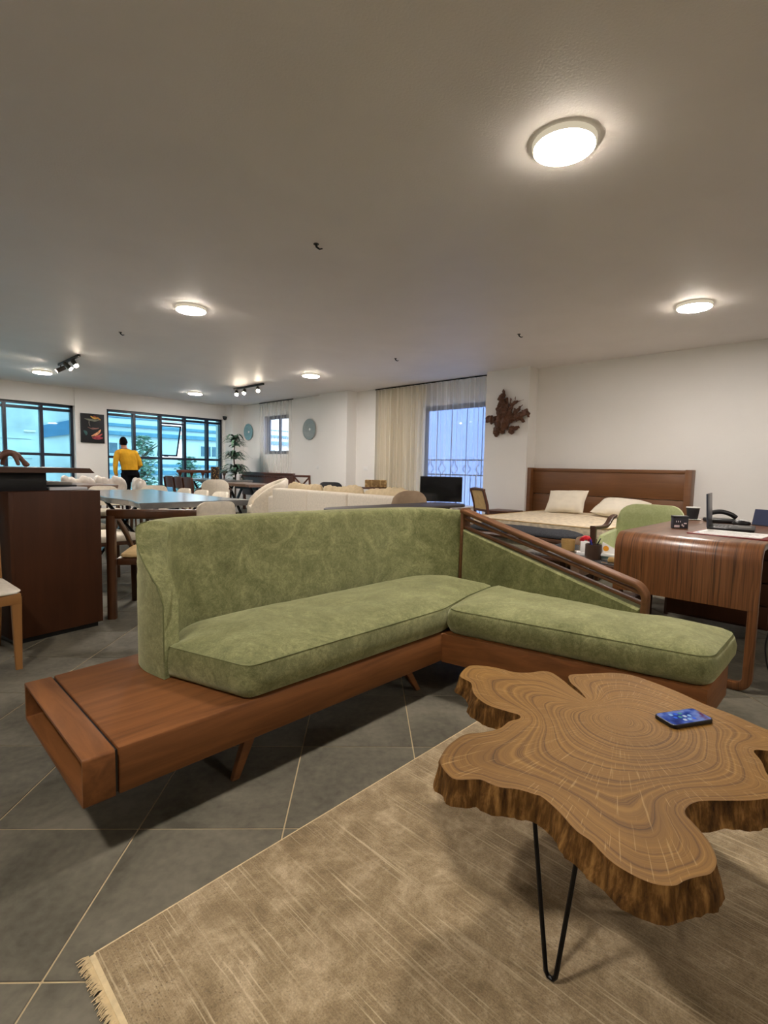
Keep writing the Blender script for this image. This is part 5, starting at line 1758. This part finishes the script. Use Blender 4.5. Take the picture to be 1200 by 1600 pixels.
t = thing('nightstand', 'low brown nightstand between driftwood pillar and bed', 'nightstand', (6.85, 4.05, 0))
obj('cabinet_body', B((6.66, 3.87, .08), (7.06, 4.27, .495), .005), FAR_WOOD, t)
obj('top_board', B((6.63, 3.85, .495), (7.07, 4.29, .52), .005), FAR_WOOD, t)
d = obj('drawer', B((6.648, 3.89, .28), (6.662, 4.25, .47), .004), FAR_WOOD, t)
bm = BM(); ball(bm, (6.64, 4.07, .375), .012, 8); obj('knob', bm, BLACK_METAL, d)
for x in (6.69, 7.03):
    for y in (3.9, 4.24): leg_t(t, (x, y, .09), (x, y, 0), .018, .014, FAR_WOOD)

# ------------------------------------------------------------------ green armchair
def green_armchair():
    t = thing('green_armchair', 'pale green upholstered armchair with dark wooden arms behind the desk', 'chair')
    # rounded back
    obj('backrest', shell_back(.56, .30, .835, -.26, .10, .10, .10, .14, n=24, m=12), GREEN_CHAIR, t, angle=60)
    obj('seat', seat_pad(.54, .54, .32, .43, .02, .045, .07), GREEN_CHAIR, t)
    for s in (-1, 1):
        bm = BM()
        pr = [(-.22, .30), (-.22, .60), (.16, .56), (.22, .50), (.22, .30)]
        rings(bm, [[(s * x, y, z) for y, z in pr] for x in (.26, .30)]); obj('side_panel', bm, GREEN_CHAIR, t)
        bm = BM()
        pts = catmull([(s * .315, -.22, .715), (s * .315, -.13, .695), (s * .315, -.05, .645), (s * .315, .05, .625), (s * .315, .285, .635)], 5)
        sweep(bm, pts, rrect(.052, .028, .009, 2), (1, 0, 0)); obj('armrest', bm, CHAIR_DARK, t)
        bm = BM(); sweep(bm, [(s * .315, .268, .64), (s * .31, .27, .32), (s * .30, .275, 0)], [rrect(.05, .04, .008, 2), rrect(.044, .036, .008, 2), rrect(.03, .026, .006, 2)], (1, 0, 0)); obj('leg', bm, CHAIR_DARK, t)
        leg_t(t, (s * .26, -.26, .34), (s * .28, -.33, 0), .024, .015, CHAIR_DARK)
    bm = BM(); box2(bm, (-.28, -.25, .275), (.28, .27, .325), .008); obj('seat_frame', bm, CHAIR_DARK, t)
    return t
CHAIR_DARK = wood('armchair_dark_wood', srgb(52, 32, 20), srgb(80, 52, 36), 'Z', 1, .35)
put(green_armchair(), 4.72, 1.425, face(-1, .0))

# ------------------------------------------------------------------ side table with small things
def side_table():
    z = .50
    t = thing('side_table', 'low dark side table between sofa rail and green armchair', 'table', (3.85, 1.5, 0))
    obj('table_top', B((3.46, 1.13, z - .03), (4.22, 1.92, z - .008), .004), DARK_WOOD_X, t)
    obj('glass_top', B((3.47, 1.14, z - .008), (4.21, 1.91, z), .002), plain('smoked_glass', (.05, .05, .05), .06, .1, spec=.8), t)
    obj('shelf', B((3.52, 1.2, .16), (4.16, 1.86, .185), .004), DARK_WOOD_X, t)
    for x in (3.51, 4.17):
        for y in (1.18, 1.87): leg_t(t, (x, y, z - .03), (x, y, 0), .024, .02, DARK_WOOD, sq=True)
    # pen cup
    t = thing('pen_cup', 'dark brown cylindrical pen cup on the low side table', 'cup', (3.60, 1.40, z))
    L = onloc(t)
    bm = BM(); lathe(bm, [(.001, 0), (.052, 0), (.055, .003), (.055, .105), (.049, .105), (.049, .008), (.001, .008)], n=28); obj('cup_body', L(bm), plain('brown_leather', srgb(66, 46, 34), .5, .15, 20), t)
    for k, (dx, dy, col, lb, h) in enumerate(((-.03, .012, (.015, .02, .10), 'dark blue pen standing in the brown pen cup', .135), (.0, .018, (.03, .05, .35), 'blue pen leaning in the brown pen cup', .14), (.01, -.034, (.01, .01, .012), 'black pen leaning to the right in the brown pen cup', .15))):
        c = Vector((3.60, 1.40, z))
        bm = BM(); a = c + Vector((-dx * .5, -dy * .5, .01)); b = c + Vector((dx * 1.2, dy * 1.25, h)); tube(bm, [a, a.lerp(b, .9), b], [.0045, .0045, .003], 8)
        tag(obj('pen', bm, plain('pen_%d' % k, col, .4)), lb, 'pen', 'pens in the pen cup')
    # red and white packet
    t = thing('tissue_packet', 'white packet with a red folded top left of the pen cup', 'packet', (3.72, 1.505, z), face(-.9, -.4))
    L = onloc(t)
    bm = BM(); box2(bm, (-.035, -.025, 0), (.035, .025, .105), .004); obj('packet_body', L(bm), PAPER, t)
    bm = BM(); tube(bm, catmull([(-.03, 0, .105), (-.02, .02, .125), (0, -.015, .13), (.02, .015, .124), (.03, 0, .108)], 4), .017, 8, flat=.6); obj('folded_top', L(bm), plain('red_paper', srgb(206, 30, 44), .6, .15), t)
    bm = BM(); box2(bm, (-.05, -.06, 0), (.06, .03, .022), .002); obj('base_tray', L(bm), WHITE, t)
    # folded brochures with an orange sun
    t = thing('brochure', 'folded white brochure with an orange disc right of the pen cup', 'brochure', (3.66, 1.28, z + .045), face(-.95, -.3))
    L = onloc(t)
    bm = BM(); rings(bm, [[(-.08, -.05, 0), (.07, -.05, 0), (.05, .0, .085), (-.08, .035, .015)][::1], [(-.08, -.046, 0), (.07, -.046, 0), (.05, .004, .085), (-.08, .039, .015)]])
    bm.free()
    bm = BM(); rings(bm, [[(-.075, y, 0), (.085, y, 0), (.075, y, .08)] for y in (-.004, .0)]); obj('cover', L(bm), PAPER, t, smooth=False)
    bm = BM(); lathe(bm, [(.001, 0), (.019, 0), (.019, .002), (.001, .002)], n=18, axis='Y'); bmesh.ops.translate(bm, vec=(.052, .0, .034), verts=bm.verts[:]); obj('orange_disc', L(bm), plain('orange_print', srgb(238, 160, 36), .6), t)
    for k, (w, zz, hh, col) in enumerate(((.19, 0, .012, (.62, .60, .55)), (.17, .012, .016, (.20, .30, .28)), (.18, .028, .017, (.75, .76, .72)))):
        bm = BM(); box(bm, (3.68, 1.27, z + zz + hh / 2), (.14, w, hh - .001), .001, radians(8 * k - 8))
        tag(obj('book', bm, plain('book_%d' % k, col, .6, .1)), ('thin grey booklet at the bottom of the pile right of the pen cup', 'dark green booklet in the middle of the pile right of the pen cup', 'white booklet on top of the pile under the brochure')[k], 'book', 'booklets on the side table')
    # carved wooden bits
    CARV = wood('carved_wood', srgb(140, 106, 52), srgb(196, 160, 100), 'Y', 6, .5)
    bm = BM(); box(bm, (3.56, 1.235, z + .018), (.045, .085, .036), .012, radians(5))
    for v in bm.verts: v.co += Vector((.004 * vnoise(v.co.x * 60, v.co.y * 60), .004 * vnoise(v.co.y * 70, v.co.z * 60), 0))
    tag(obj('carved_block', bm, CARV), 'small carved yellow-brown wooden block at the near table edge', 'ornament')
    bm = BM(); lathe(bm, [(.001, 0), (.05, 0), (.052, .004), (.050, .03), (.054, .06), (.052, .085), (.046, .085), (.044, .01), (.001, .01)], (3.86, 1.70, z), 20)
    for v in bm.verts: v.co += Vector((.004 * vnoise(v.co.x * 50, v.co.z * 50), .004 * vnoise(v.co.y * 50, v.co.z * 60), 0))
    tag(obj('wood_cup', bm, CARV), 'mottled tan wooden cup on the side table near the bench', 'cup')
side_table()

# ------------------------------------------------------------------ wall things
def driftwood():
    bm = BM()
    x = 7.035
    def br(pts, rad):
        P = catmull([(x + (p[2] if len(p) > 2 else 0), p[0], p[1]) for p in pts], 4)
        R = [rad[min(len(rad) - 1, k // 4)] + (rad[min(len(rad) - 1, k // 4 + 1)] - rad[min(len(rad) - 1, k // 4)]) * (k % 4) / 4 for k in range(len(P))]
        tube(bm, P, [r * (.86 + .22 * sin(k * 2.3 + pts[0][0] * 40)) for k, r in enumerate(R)], 9)
    br([(4.30, 1.90), (4.22, 1.88, -.02), (4.14, 1.86)], [.15, .17, .12])
    br([(4.28, 1.95), (4.27, 2.10, -.02), (4.285, 2.24, -.02), (4.262, 2.33), (4.265, 2.392)], [.09, .075, .065, .04, .008])
    br([(4.21, 2.0), (4.2, 2.15), (4.20, 2.27)], [.05, .04, .01])
    br([(4.36, 1.92), (4.45, 1.93, -.01), (4.54, 1.95)], [.07, .07, .05])
    br([(4.53, 1.97), (4.53, 1.89)], [.045, .035])
    br([(4.33, 1.82), (4.37, 1.72), (4.36, 1.665)], [.08, .055, .03])
    br([(4.30, 1.76), (4.22, 1.715)], [.05, .03])
    br([(4.16, 1.92), (4.04, 1.93, -.03), (3.93, 1.97, -.03), (3.86, 2.02)], [.07, .058, .055, .045])
    br([(3.88, 2.05), (3.82, 1.98), (3.81, 1.93)], [.035, .04, .015])
    br([(3.95, 1.93), (3.90, 1.86)], [.04, .02])
    br([(4.12, 1.78), (4.05, 1.77), (3.97, 1.80)], [.055, .045, .02])
    br([(4.14, 1.74), (4.05, 1.71)], [.045, .025])
    br([(4.16, 1.95), (4.13, 2.08), (4.12, 2.16), (4.145, 2.25)], [.05, .04, .028, .006])
    br([(4.12, 2.1), (4.07, 2.16), (3.99, 2.185), (3.905, 2.20)], [.035, .025, .014, .005])
    br([(4.10, 2.12), (4.065, 2.2), (4.055, 2.275)], [.022, .014, .005])
    br([(4.10, 1.98), (4.03, 2.03), (3.96, 2.09), (3.915, 2.13)], [.04, .03, .02, .006])
    br([(4.06, 2.05), (3.99, 2.06), (3.965, 2.10)], [.03, .025, .01])
    br([(4.33, 2.0), (4.36, 2.08), (4.34, 2.15)], [.05, .035, .02])
    me = solidify_remesh(bm, .0085, 1)
    for v in me.vertices:
        c = v.co
        v.co = c + Vector((.022 * vnoise(c.y * 24, c.z * 16, 1) + .012 * vnoise(c.y * 60, c.z * 40, 4), .018 * vnoise(c.y * 22, c.z * 18, 3) + .008 * vnoise(c.y * 55, c.z * 50, 8), .018 * vnoise(c.y * 24, c.z * 20, 5) + .008 * vnoise(c.y * 60, c.z * 45, 9)))
        v.co.x = 7.07 + (v.co.x - 7.07) * .85
        if v.co.x > 7.073: v.co.x = 7.073
    o = obj_me('driftwood', me, wood('driftwood_brown', srgb(46, 27, 18), srgb(122, 80, 54), 'Z', 1.2, .55))
    tag(o, 'dark brown branching driftwood piece mounted on the white pillar', 'wall art')
driftwood()

def plate(y, z, r, col, hi, label, seed):
    m, nt, p, out = nodes('plate_glaze_%d' % seed)
    t_ = N(nt, 'ShaderNodeTexCoord')
    w = N(nt, 'ShaderNodeTexWave', wave_type='RINGS', Scale=(16 if seed == 1 else 26), Distortion=5.0, Detail=3.0)
    w.rings_direction = 'SPHERICAL'
    w.inputs['Detail Scale'].default_value = 4.0
    nt.links.new(t_.outputs['Object'], w.inputs['Vector'])
    nt.links.new(ramp(nt, w.outputs['Fac'], [(.2, col), (.8, hi)]), p.inputs['Base Color']); p.inputs['Roughness'].default_value = .3
    t = thing('wall_plate', label, 'wall plate', (7.13, y, z), 0, 'patterned plates on the wall')
    bm = BM(); lathe(bm, [(.001, -.012), (r * .6, -.012), (r * .97, -.035), (r, -.034), (r * .98, -.028), (r * .6, -.001), (.001, -.001)], (7.13, y, z), 32, 'X'); obj('dish', bm, m, t)
    bm = BM(); lathe(bm, [(.001, -.016), (r * .12, -.015), (r * .13, -.012)], (7.13, y, z), 16, 'X'); obj('boss', bm, WHITE, t)
plate(11.86, 2.0, .215, srgb(70, 132, 150), srgb(150, 190, 196), 'turquoise patterned wall plate left of the narrow far curtain', 1)
plate(9.27, 1.97, .235, srgb(110, 122, 120), srgb(160, 170, 166), 'grey-green patterned wall plate right of the narrow far curtain', 2)

def socket(x, y, z, label):
    t = thing('wall_switch', label, 'switch', (x, y, z))
    obj('cover_plate', B((x - .008, y - .06, z - .04), (x, y + .06, z + .04), .003), WHITE, t)
    obj('rocker', B((x - .012, y - .025, z - .022), (x - .007, y + .025, z + .022), .002), WHITE, t)
socket(7.27, 7.58, 1.11, 'white double light switch on the wall left of the wide curtain')
socket(7.13, 8.95, 1.12, 'white socket plate on the wall right of the grey plate')

t = thing('security_camera', 'small black dome camera at the top right corner of the window', 'camera', (6.76, 12.45, 2.36))
bm = BM(); lathe(bm, [(.001, 2.40), (.06, 2.40), (.06, 2.37), (.05, 2.36)], (6.76, 12.45, 0), 20); obj('mount', bm, BLACK, t)
bm = BM(); ball(bm, (6.76, 12.45, 2.355), (.052, .052, .052), 16); obj('dome', bm, BLACK, t)
obj('bracket', B((6.73, 12.44, 2.38), (6.79, 12.525, 2.41), .003), BLACK, t)

# painting
def painting():
    y = 12.48
    t = thing('painting', 'dark abstract canvas with red and yellow strokes on the pier between windows', 'painting', (3.60, y, 1.86))
    obj('canvas', B((3.365, y - .035, 1.542), (3.835, y - .001, 2.175), .004), plain('dark_canvas', (.005, .0055, .008), .6, .5, 3), t)
    rnd = random.Random(5)
    def stroke(name, pts, w, col):
        bm = BM()
        P = resample([(a, y - .0365, b) for a, b in catmull2(pts)], 16)
        ws = [w * (.25 + .75 * sin(pi * (k + .5) / 16)) for k in range(16)]
        prof = [[(u * ww, v * .002) for u, v in ((-1, -1), (1, -1), (1, 1), (-1, 1))] for ww in ws]
        rs = []
        for k, p in enumerate(P):
            tt = (P[min(k + 1, 15)] - P[max(k - 1, 0)]).normalized(); s = tt.cross(Vector((0, 1, 0)))
            rs.append([p + s * a + Vector((0, b, 0)) for a, b in prof[k]])
        rings(bm, rs); obj('brush_stroke', bm, plain('stroke_%s' % name, col, .5, .35, 18), t, smooth=False)
    def catmull2(p): return [(v.x, v.y) for v in catmull([(a, b, 0) for a, b in p], 6)]
    stroke('grey', [(3.44, 2.06), (3.55, 2.04), (3.66, 2.03), (3.74, 2.06)], .022, (.16, .17, .13))
    stroke('yellow', [(3.56, 2.12), (3.64, 2.08), (3.70, 2.09), (3.76, 2.05)], .022, (.75, .42, .08))
    stroke('red', [(3.62, 2.13), (3.68, 2.10), (3.75, 2.07)], .014, (.6, .10, .06))
    stroke('mast', [(3.53, 2.03), (3.53, 1.95), (3.55, 1.90)], .006, (.28, .25, .22))
    stroke('hull', [(3.50, 1.88), (3.60, 1.845), (3.72, 1.87), (3.68, 1.86), (3.58, 1.87)], .010, (.30, .14, .12))
    stroke('teal', [(3.42, 1.80), (3.46, 1.76), (3.47, 1.70)], .03, (.03, .10, .10))
    stroke('path', [(3.76, 1.84), (3.70, 1.76), (3.62, 1.71), (3.57, 1.69)], .026, (.70, .34, .16))
    stroke('crimson', [(3.58, 1.655), (3.68, 1.65), (3.80, 1.66)], .034, (.30, .03, .05))
    stroke('ember', [(3.64, 1.69), (3.72, 1.70), (3.79, 1.75)], .018, (.45, .07, .06))
painting()

# carved bench back against the right wall, balustrade bench at the window, far chairs
def carved_bench():
    t = thing('carved_headboard', 'long dark carved wooden headboard standing under the narrow far curtain', 'headboard', (6.7, 10.7, 0))
    obj('back_board', B((6.86, 9.55, .38), (6.90, 11.75, .93), .004), FAR_WOOD, t)
    obj('top_rail', B((6.84, 9.53, .925), (6.92, 11.77, .965), .006), FAR_WOOD, t)
    for k in range(29):
        y = 9.62 + k * .0745
        obj('carved_stud', B((6.845, y, .84), (6.862, y + .045, .885), .004), FAR_WOOD, t)
    for y in (9.6, 10.65, 11.68): obj('foot_post', B((6.85, y - .03, 0), (6.91, y + .03, .40), .004), FAR_WOOD, t)
carved_bench()
def balustrade():
    t = thing('balustrade_bench', 'dark wooden bench with a turned-baluster back before the window', 'bench', (5.9, 12.0, 0))
    obj('top_rail', B((5.30, 12.06, .915), (6.62, 12.12, .985), .008), FAR_WOOD, t)
    for k in range(5):
        x = 5.38 + k * .29
        bm = BM(); lathe(bm, [(.035, .44), (.035, .50), (.016, .56), (.034, .66), (.018, .76), (.016, .84), (.04, .88), (.045, .92)], (x, 12.09, 0), 12); obj('baluster', bm, FAR_WOOD, t)
    obj('seat', B((5.28, 11.82, .38), (6.64, 12.16, .45), .01), FAR_WOOD, t)
    for x in (5.33, 6.59):
        for y in (11.86, 12.11): leg_t(t, (x, y, .39), (x, y, 0), .03, .025, FAR_WOOD)
balustrade()
def x_chair():
    t = thing('wooden_chair', 'wooden chair with a crossed-slat back near the second pillar', 'chair')
    for s in (-1, 1):
        bm = BM(); sweep(bm, [(s * .2, -.22, 0), (s * .2, -.2, .45), (s * .21, -.25, .95)], rrect(.036, .036, .006, 2), (1, 0, 0)); obj('leg', bm, FAR_WOOD, t)
        leg_t(t, (s * .2, .19, .44), (s * .2, .2, 0), .02, .016, FAR_WOOD, sq=True)
        bm = BM(); sweep(bm, [(s * -.19, -.215, .58), (s * .19, -.243, .90)], rrect(.018, .032, .004, 1), (0, 1, 0)); obj('cross_slat', bm, FAR_WOOD, t)
    for z, y in ((.93, -.248), (.56, -.212)):
        bm = BM(); box(bm, (0, y, z), (.42, .03, .045), .006); obj('back_rail', bm, FAR_WOOD, t)
    obj('seat', seat_pad(.44, .42, .43, .465, 0, .015), TAN, t)
    return t
put(x_chair(), 6.42, 8.35, face(.95, .2))
def dark_back():
    t = thing('dining_chair', 'dark grey curved chair back just above the white sofa cushions', 'chair')
    obj('seat', seat_pad(.44, .42, .42, .47, 0, .02), CHARCOAL, t)
    obj('backrest', shell_back(.44, .5, .86, -.2, .08, .05, .06, .12), CHARCOAL, t)
    for sx_ in (-1, 1):
        for sy in (-1, 1): leg_t(t, (sx_ * .18, sy * .17, .43), (sx_ * .21, sy * .2, 0), .018, .012, BLACK_METAL)
    return t
put(dark_back(), 5.9, 7.0, face(.8, .6))

# vase on the far table
t = thing('vase', 'gold and black patterned cylindrical vase on the far dining table', 'vase', (5.46, 10.5, .80))
m, nt, p, out = nodes('gold_pattern')
c = coords(nt, (1, 1, 1)); v = N(nt, 'ShaderNodeTexVoronoi', Scale=30); nt.links.new(c, v.inputs['Vector'])
nt.links.new(ramp(nt, v.outputs['Distance'], [(.25, srgb(176, 140, 84)), (.45, srgb(52, 38, 28))]), p.inputs['Base Color']); p.inputs['Roughness'].default_value = .4
bm = BM(); lathe(bm, [(.001, .80), (.085, .80), (.09, .81), (.088, 1.05), (.092, 1.075), (.082, 1.075), (.078, .83), (.001, .83)], (5.46, 10.5, 0), 28); obj('vase_body', bm, m, t)
t = thing('bottle', 'small white bottle near the right end of the far dining table', 'bottle', (5.85, 10.2, .80))
bm = BM(); lathe(bm, [(.001, .80), (.035, .80), (.036, .90), (.014, .93), (.013, .97), (.001, .97)], (5.85, 10.2, 0), 16); obj('bottle_body', bm, WHITE, t)
bm = BM(); lathe(bm, [(.015, .97), (.015, .985), (.001, .986)], (5.85, 10.2, 0), 12); obj('cap', bm, BLACK, t)

# potted plant
def plant():
    x, y = 6.30, 11.12
    t = thing('potted_plant', 'tall green leafy pot plant in the corner beside the big window', 'plant', (x, y, 0))
    bm = BM(); lathe(bm, [(.001, 0), (.13, 0), (.17, .30), (.18, .31), (.165, .31), (.155, .27), (.001, .27)], (x, y, 0), 24); obj('pot', bm, WHITE, t)
    bm = BM(); lathe(bm, [(.001, .275), (.155, .272)], (x, y, 0), 20); obj('soil', bm, BARK, t)
    bm = BM(); tube(bm, [(x, y, .27), (x + .02, y, .8), (x - .02, y + .02, 1.3), (x, y, 1.74)], [.022, .02, .016, .01], 8); obj('stem', bm, BARK, t)
    rnd = random.Random(11)
    PL = plain('plant_leaf', (.055, .12, .07), .45, .5, 12)
    bm = BM()
    for z, n, R in ((1.74, 34, .30), (1.62, 20, .36), (1.36, 34, .36), (1.30, 20, .46), (1.02, 40, .46), (.94, 30, .52), (.74, 30, .40)):
        for k in range(n):
            a = rnd.uniform(0, 6.28); L = R * rnd.uniform(.6, 1.0); up = rnd.uniform(-.04, .10)
            w = rnd.uniform(.022, .042)
            d = Vector((cos(a), sin(a), 0)); s = Vector((-sin(a), cos(a), 0)); o = Vector((x, y, z + rnd.uniform(-.04, .04)))
            prev = None
            for q in range(6):
                f = q / 5
                p = o + d * L * f + Vector((0, 0, up * sin(f * pi * .9) * 1.3 - .05 * f * f))
                ww = w * sin(pi * (.12 + .86 * f)) + .001
                cur = (bm.verts.new(p - s * ww), bm.verts.new(p + Vector((0, 0, .004))), bm.verts.new(p + s * ww))
                if prev:
                    bm.faces.new((prev[0], prev[1], cur[1], cur[0])); bm.faces.new((prev[1], prev[2], cur[2], cur[1]))
                prev = cur
    o = obj('foliage', bm, PL, t); o['kind'] = 'stuff'
plant()

# ------------------------------------------------------------------ the man at the window
def man():
    bm = BM()
    O = Vector((4.06, 11.75, 0))
    def P(x, y, z): return tuple(O + Vector((x, y, z)))
    def loft(st):   # (cx, cy, z, rx, ry)
        rs = []
        for cx, cy, z, rx, ry in st:
            rs.append([P(cx + rx * cos(2 * pi * k / 20), cy + ry * sin(2 * pi * k / 20), z) for k in range(20)])
        rings(bm, rs)
    # torso, leaning a little to the left
    loft([(.06, 0, .84, .165, .125), (.055, 0, .94, .172, .13), (.045, 0, 1.02, .168, .125), (.03, 0, 1.12, .178, .125), (.01, .005, 1.24, .20, .125), (-.01, .005, 1.33, .205, .115), (-.025, .0, 1.385, .17, .09), (-.04, .0, 1.42, .085, .07)])
    # neck and head
    tube(bm, [P(-.045, 0, 1.38), P(-.06, .012, 1.50)], [.066, .058], 14)
    ball(bm, P(-.068, .012, 1.575), (.076, .094, .108), 18)
    ball(bm, P(-.060, .055, 1.53), (.052, .06, .06), 14)                      # jaw, turned right
    ball(bm, P(-.045, .105, 1.56), (.014, .022, .018), 8)                      # nose
    for s in (-1, 1): ball(bm, P(-.068 + s * .078, .0, 1.565), (.012, .022, .032), 8)
    for sx_, zz in ((-.165, 1.335), (.148, 1.34)): ball(bm, P(sx_, 0, zz - .012), (.082, .085, .075), 16)
    # left arm hanging
    tube(bm, [P(-.180, 0, 1.315), P(-.225, -.01, 1.20), P(-.245, -.015, 1.06), P(-.24, .0, .93), P(-.215, .02, .83)], [.075, .06, .050, .043, .033], 12)
    # right arm bent, hand at the waist in front
    tube(bm, [P(.160, 0, 1.32), P(.225, -.015, 1.20), P(.265, -.03, 1.08), P(.25, .06, 1.02), P(.17, .15, .985)], [.075, .062, .054, .046, .034], 12)
    # hands with fingers
    def hand(c, d, side, curl):
        d = Vector(d).normalized(); s = Vector(side).normalized(); n = d.cross(s).normalized()
        c = Vector(c)
        tube(bm, [c, c + d * .045, c + d * .085], [.028, .036, .030], 10, flat=.6)
        for k, L in enumerate((.062, .072, .068, .052)):
            b = c + d * .078 + s * (.026 - .0175 * k)
            tube(bm, [b, b + d * L * .5 + n * curl * .01, b + d * L * .9 + n * curl * .03], [.0105, .010, .008], 8)
        b = c + d * .03 + s * .03
        tube(bm, [b, b + d * .03 + s * .022, b + d * .058 + s * .026], [.012, .0115, .009], 8)
    hand(P(-.213, .022, .825), (.12, .1, -1), (.1, 1, 0), 1)
    hand(P(.165, .155, .983), (-.9, .25, -.15), (.1, .2, 1), 1)
    # legs
    tube(bm, [P(-.03, 0, .90), P(-.025, .0, .70), P(-.01, .02, .48), P(.0, -.01, .25), P(.01, .0, .09)], [.105, .095, .072, .062, .052], 14)
    tube(bm, [P(.145, 0, .90), P(.185, .03, .70), P(.235, .07, .49), P(.225, .02, .26), P(.215, -.02, .09)], [.105, .096, .074, .062, .052], 14)
    for x, y in ((.01, .05), (.215, .03)):
        ball(bm, P(x, y, .045), (.05, .13, .045), 14)
    me = solidify_remesh(bm, .0085, 2)
    SK = plain('skin', srgb(176, 124, 96), .55, .08, 20)
    MU = plain('mustard_knit', srgb(204, 154, 44), .9, .14, 9, bmp=.4, bscale=160, spec=.1)
    TR = plain('black_trousers', (.005, .005, .007), .95, .2, 12, spec=.1)
    HR = plain('black_hair', (.004, .003, .003), .9, .3, 60, bmp=.4, bscale=200, spec=.1)
    SH = plain('dark_shoes', (.02, .018, .016), .4, .1)
    for m in (SK, MU, TR, HR, SH): me.materials.append(m)
    for p in me.polygons:
        c = p.center - O
        i = 1
        if c.z > 1.425 or (abs(c.x + .045) < .075 and c.z > 1.41): i = 0
        if c.z < .975 and abs(c.x - .08) < .24 and not (c.x < -.165): i = 2
        if c.z < .075: i = 4
        if c.x < -.165 and c.z < .86 and c.z > .6: i = 0
        if c.x < -.165 and .86 <= c.z < .975: i = 1
        if c.y > .155 and .85 < c.z < 1.06 and c.x > -.05: i = 0
        if c.z > 1.50:
            q = Vector((c.x + .068, c.y - .012, c.z - 1.575))
            if (q.z > .04 or (q.y < .03 and q.z > -.085)) and abs(q.x) < .0785: i = 3
        if 1.455 < c.z < 1.535 and c.y > .05: i = 3
        p.material_index = i
    o = obj_me('person', me, None)
    tag(o, 'man in a mustard sweater and black trousers standing at the window, seen from behind', 'person')
    # collar, cuffs and hem as knitted bands
    bm = BM(); tube(bm, [P(-.045 + .072 * cos(2 * pi * k / 20), .006 + .066 * sin(2 * pi * k / 20), 1.418) for k in range(20)], .011, 6, loop=True); obj('collar', bm, HR, o)
    bm = BM(); tube(bm, [P(.05 + .178 * cos(2 * pi * k / 28), .136 * sin(2 * pi * k / 28), .972) for k in range(28)], .012, 6, loop=True); obj('hem', bm, MU, o)
    return o
man()
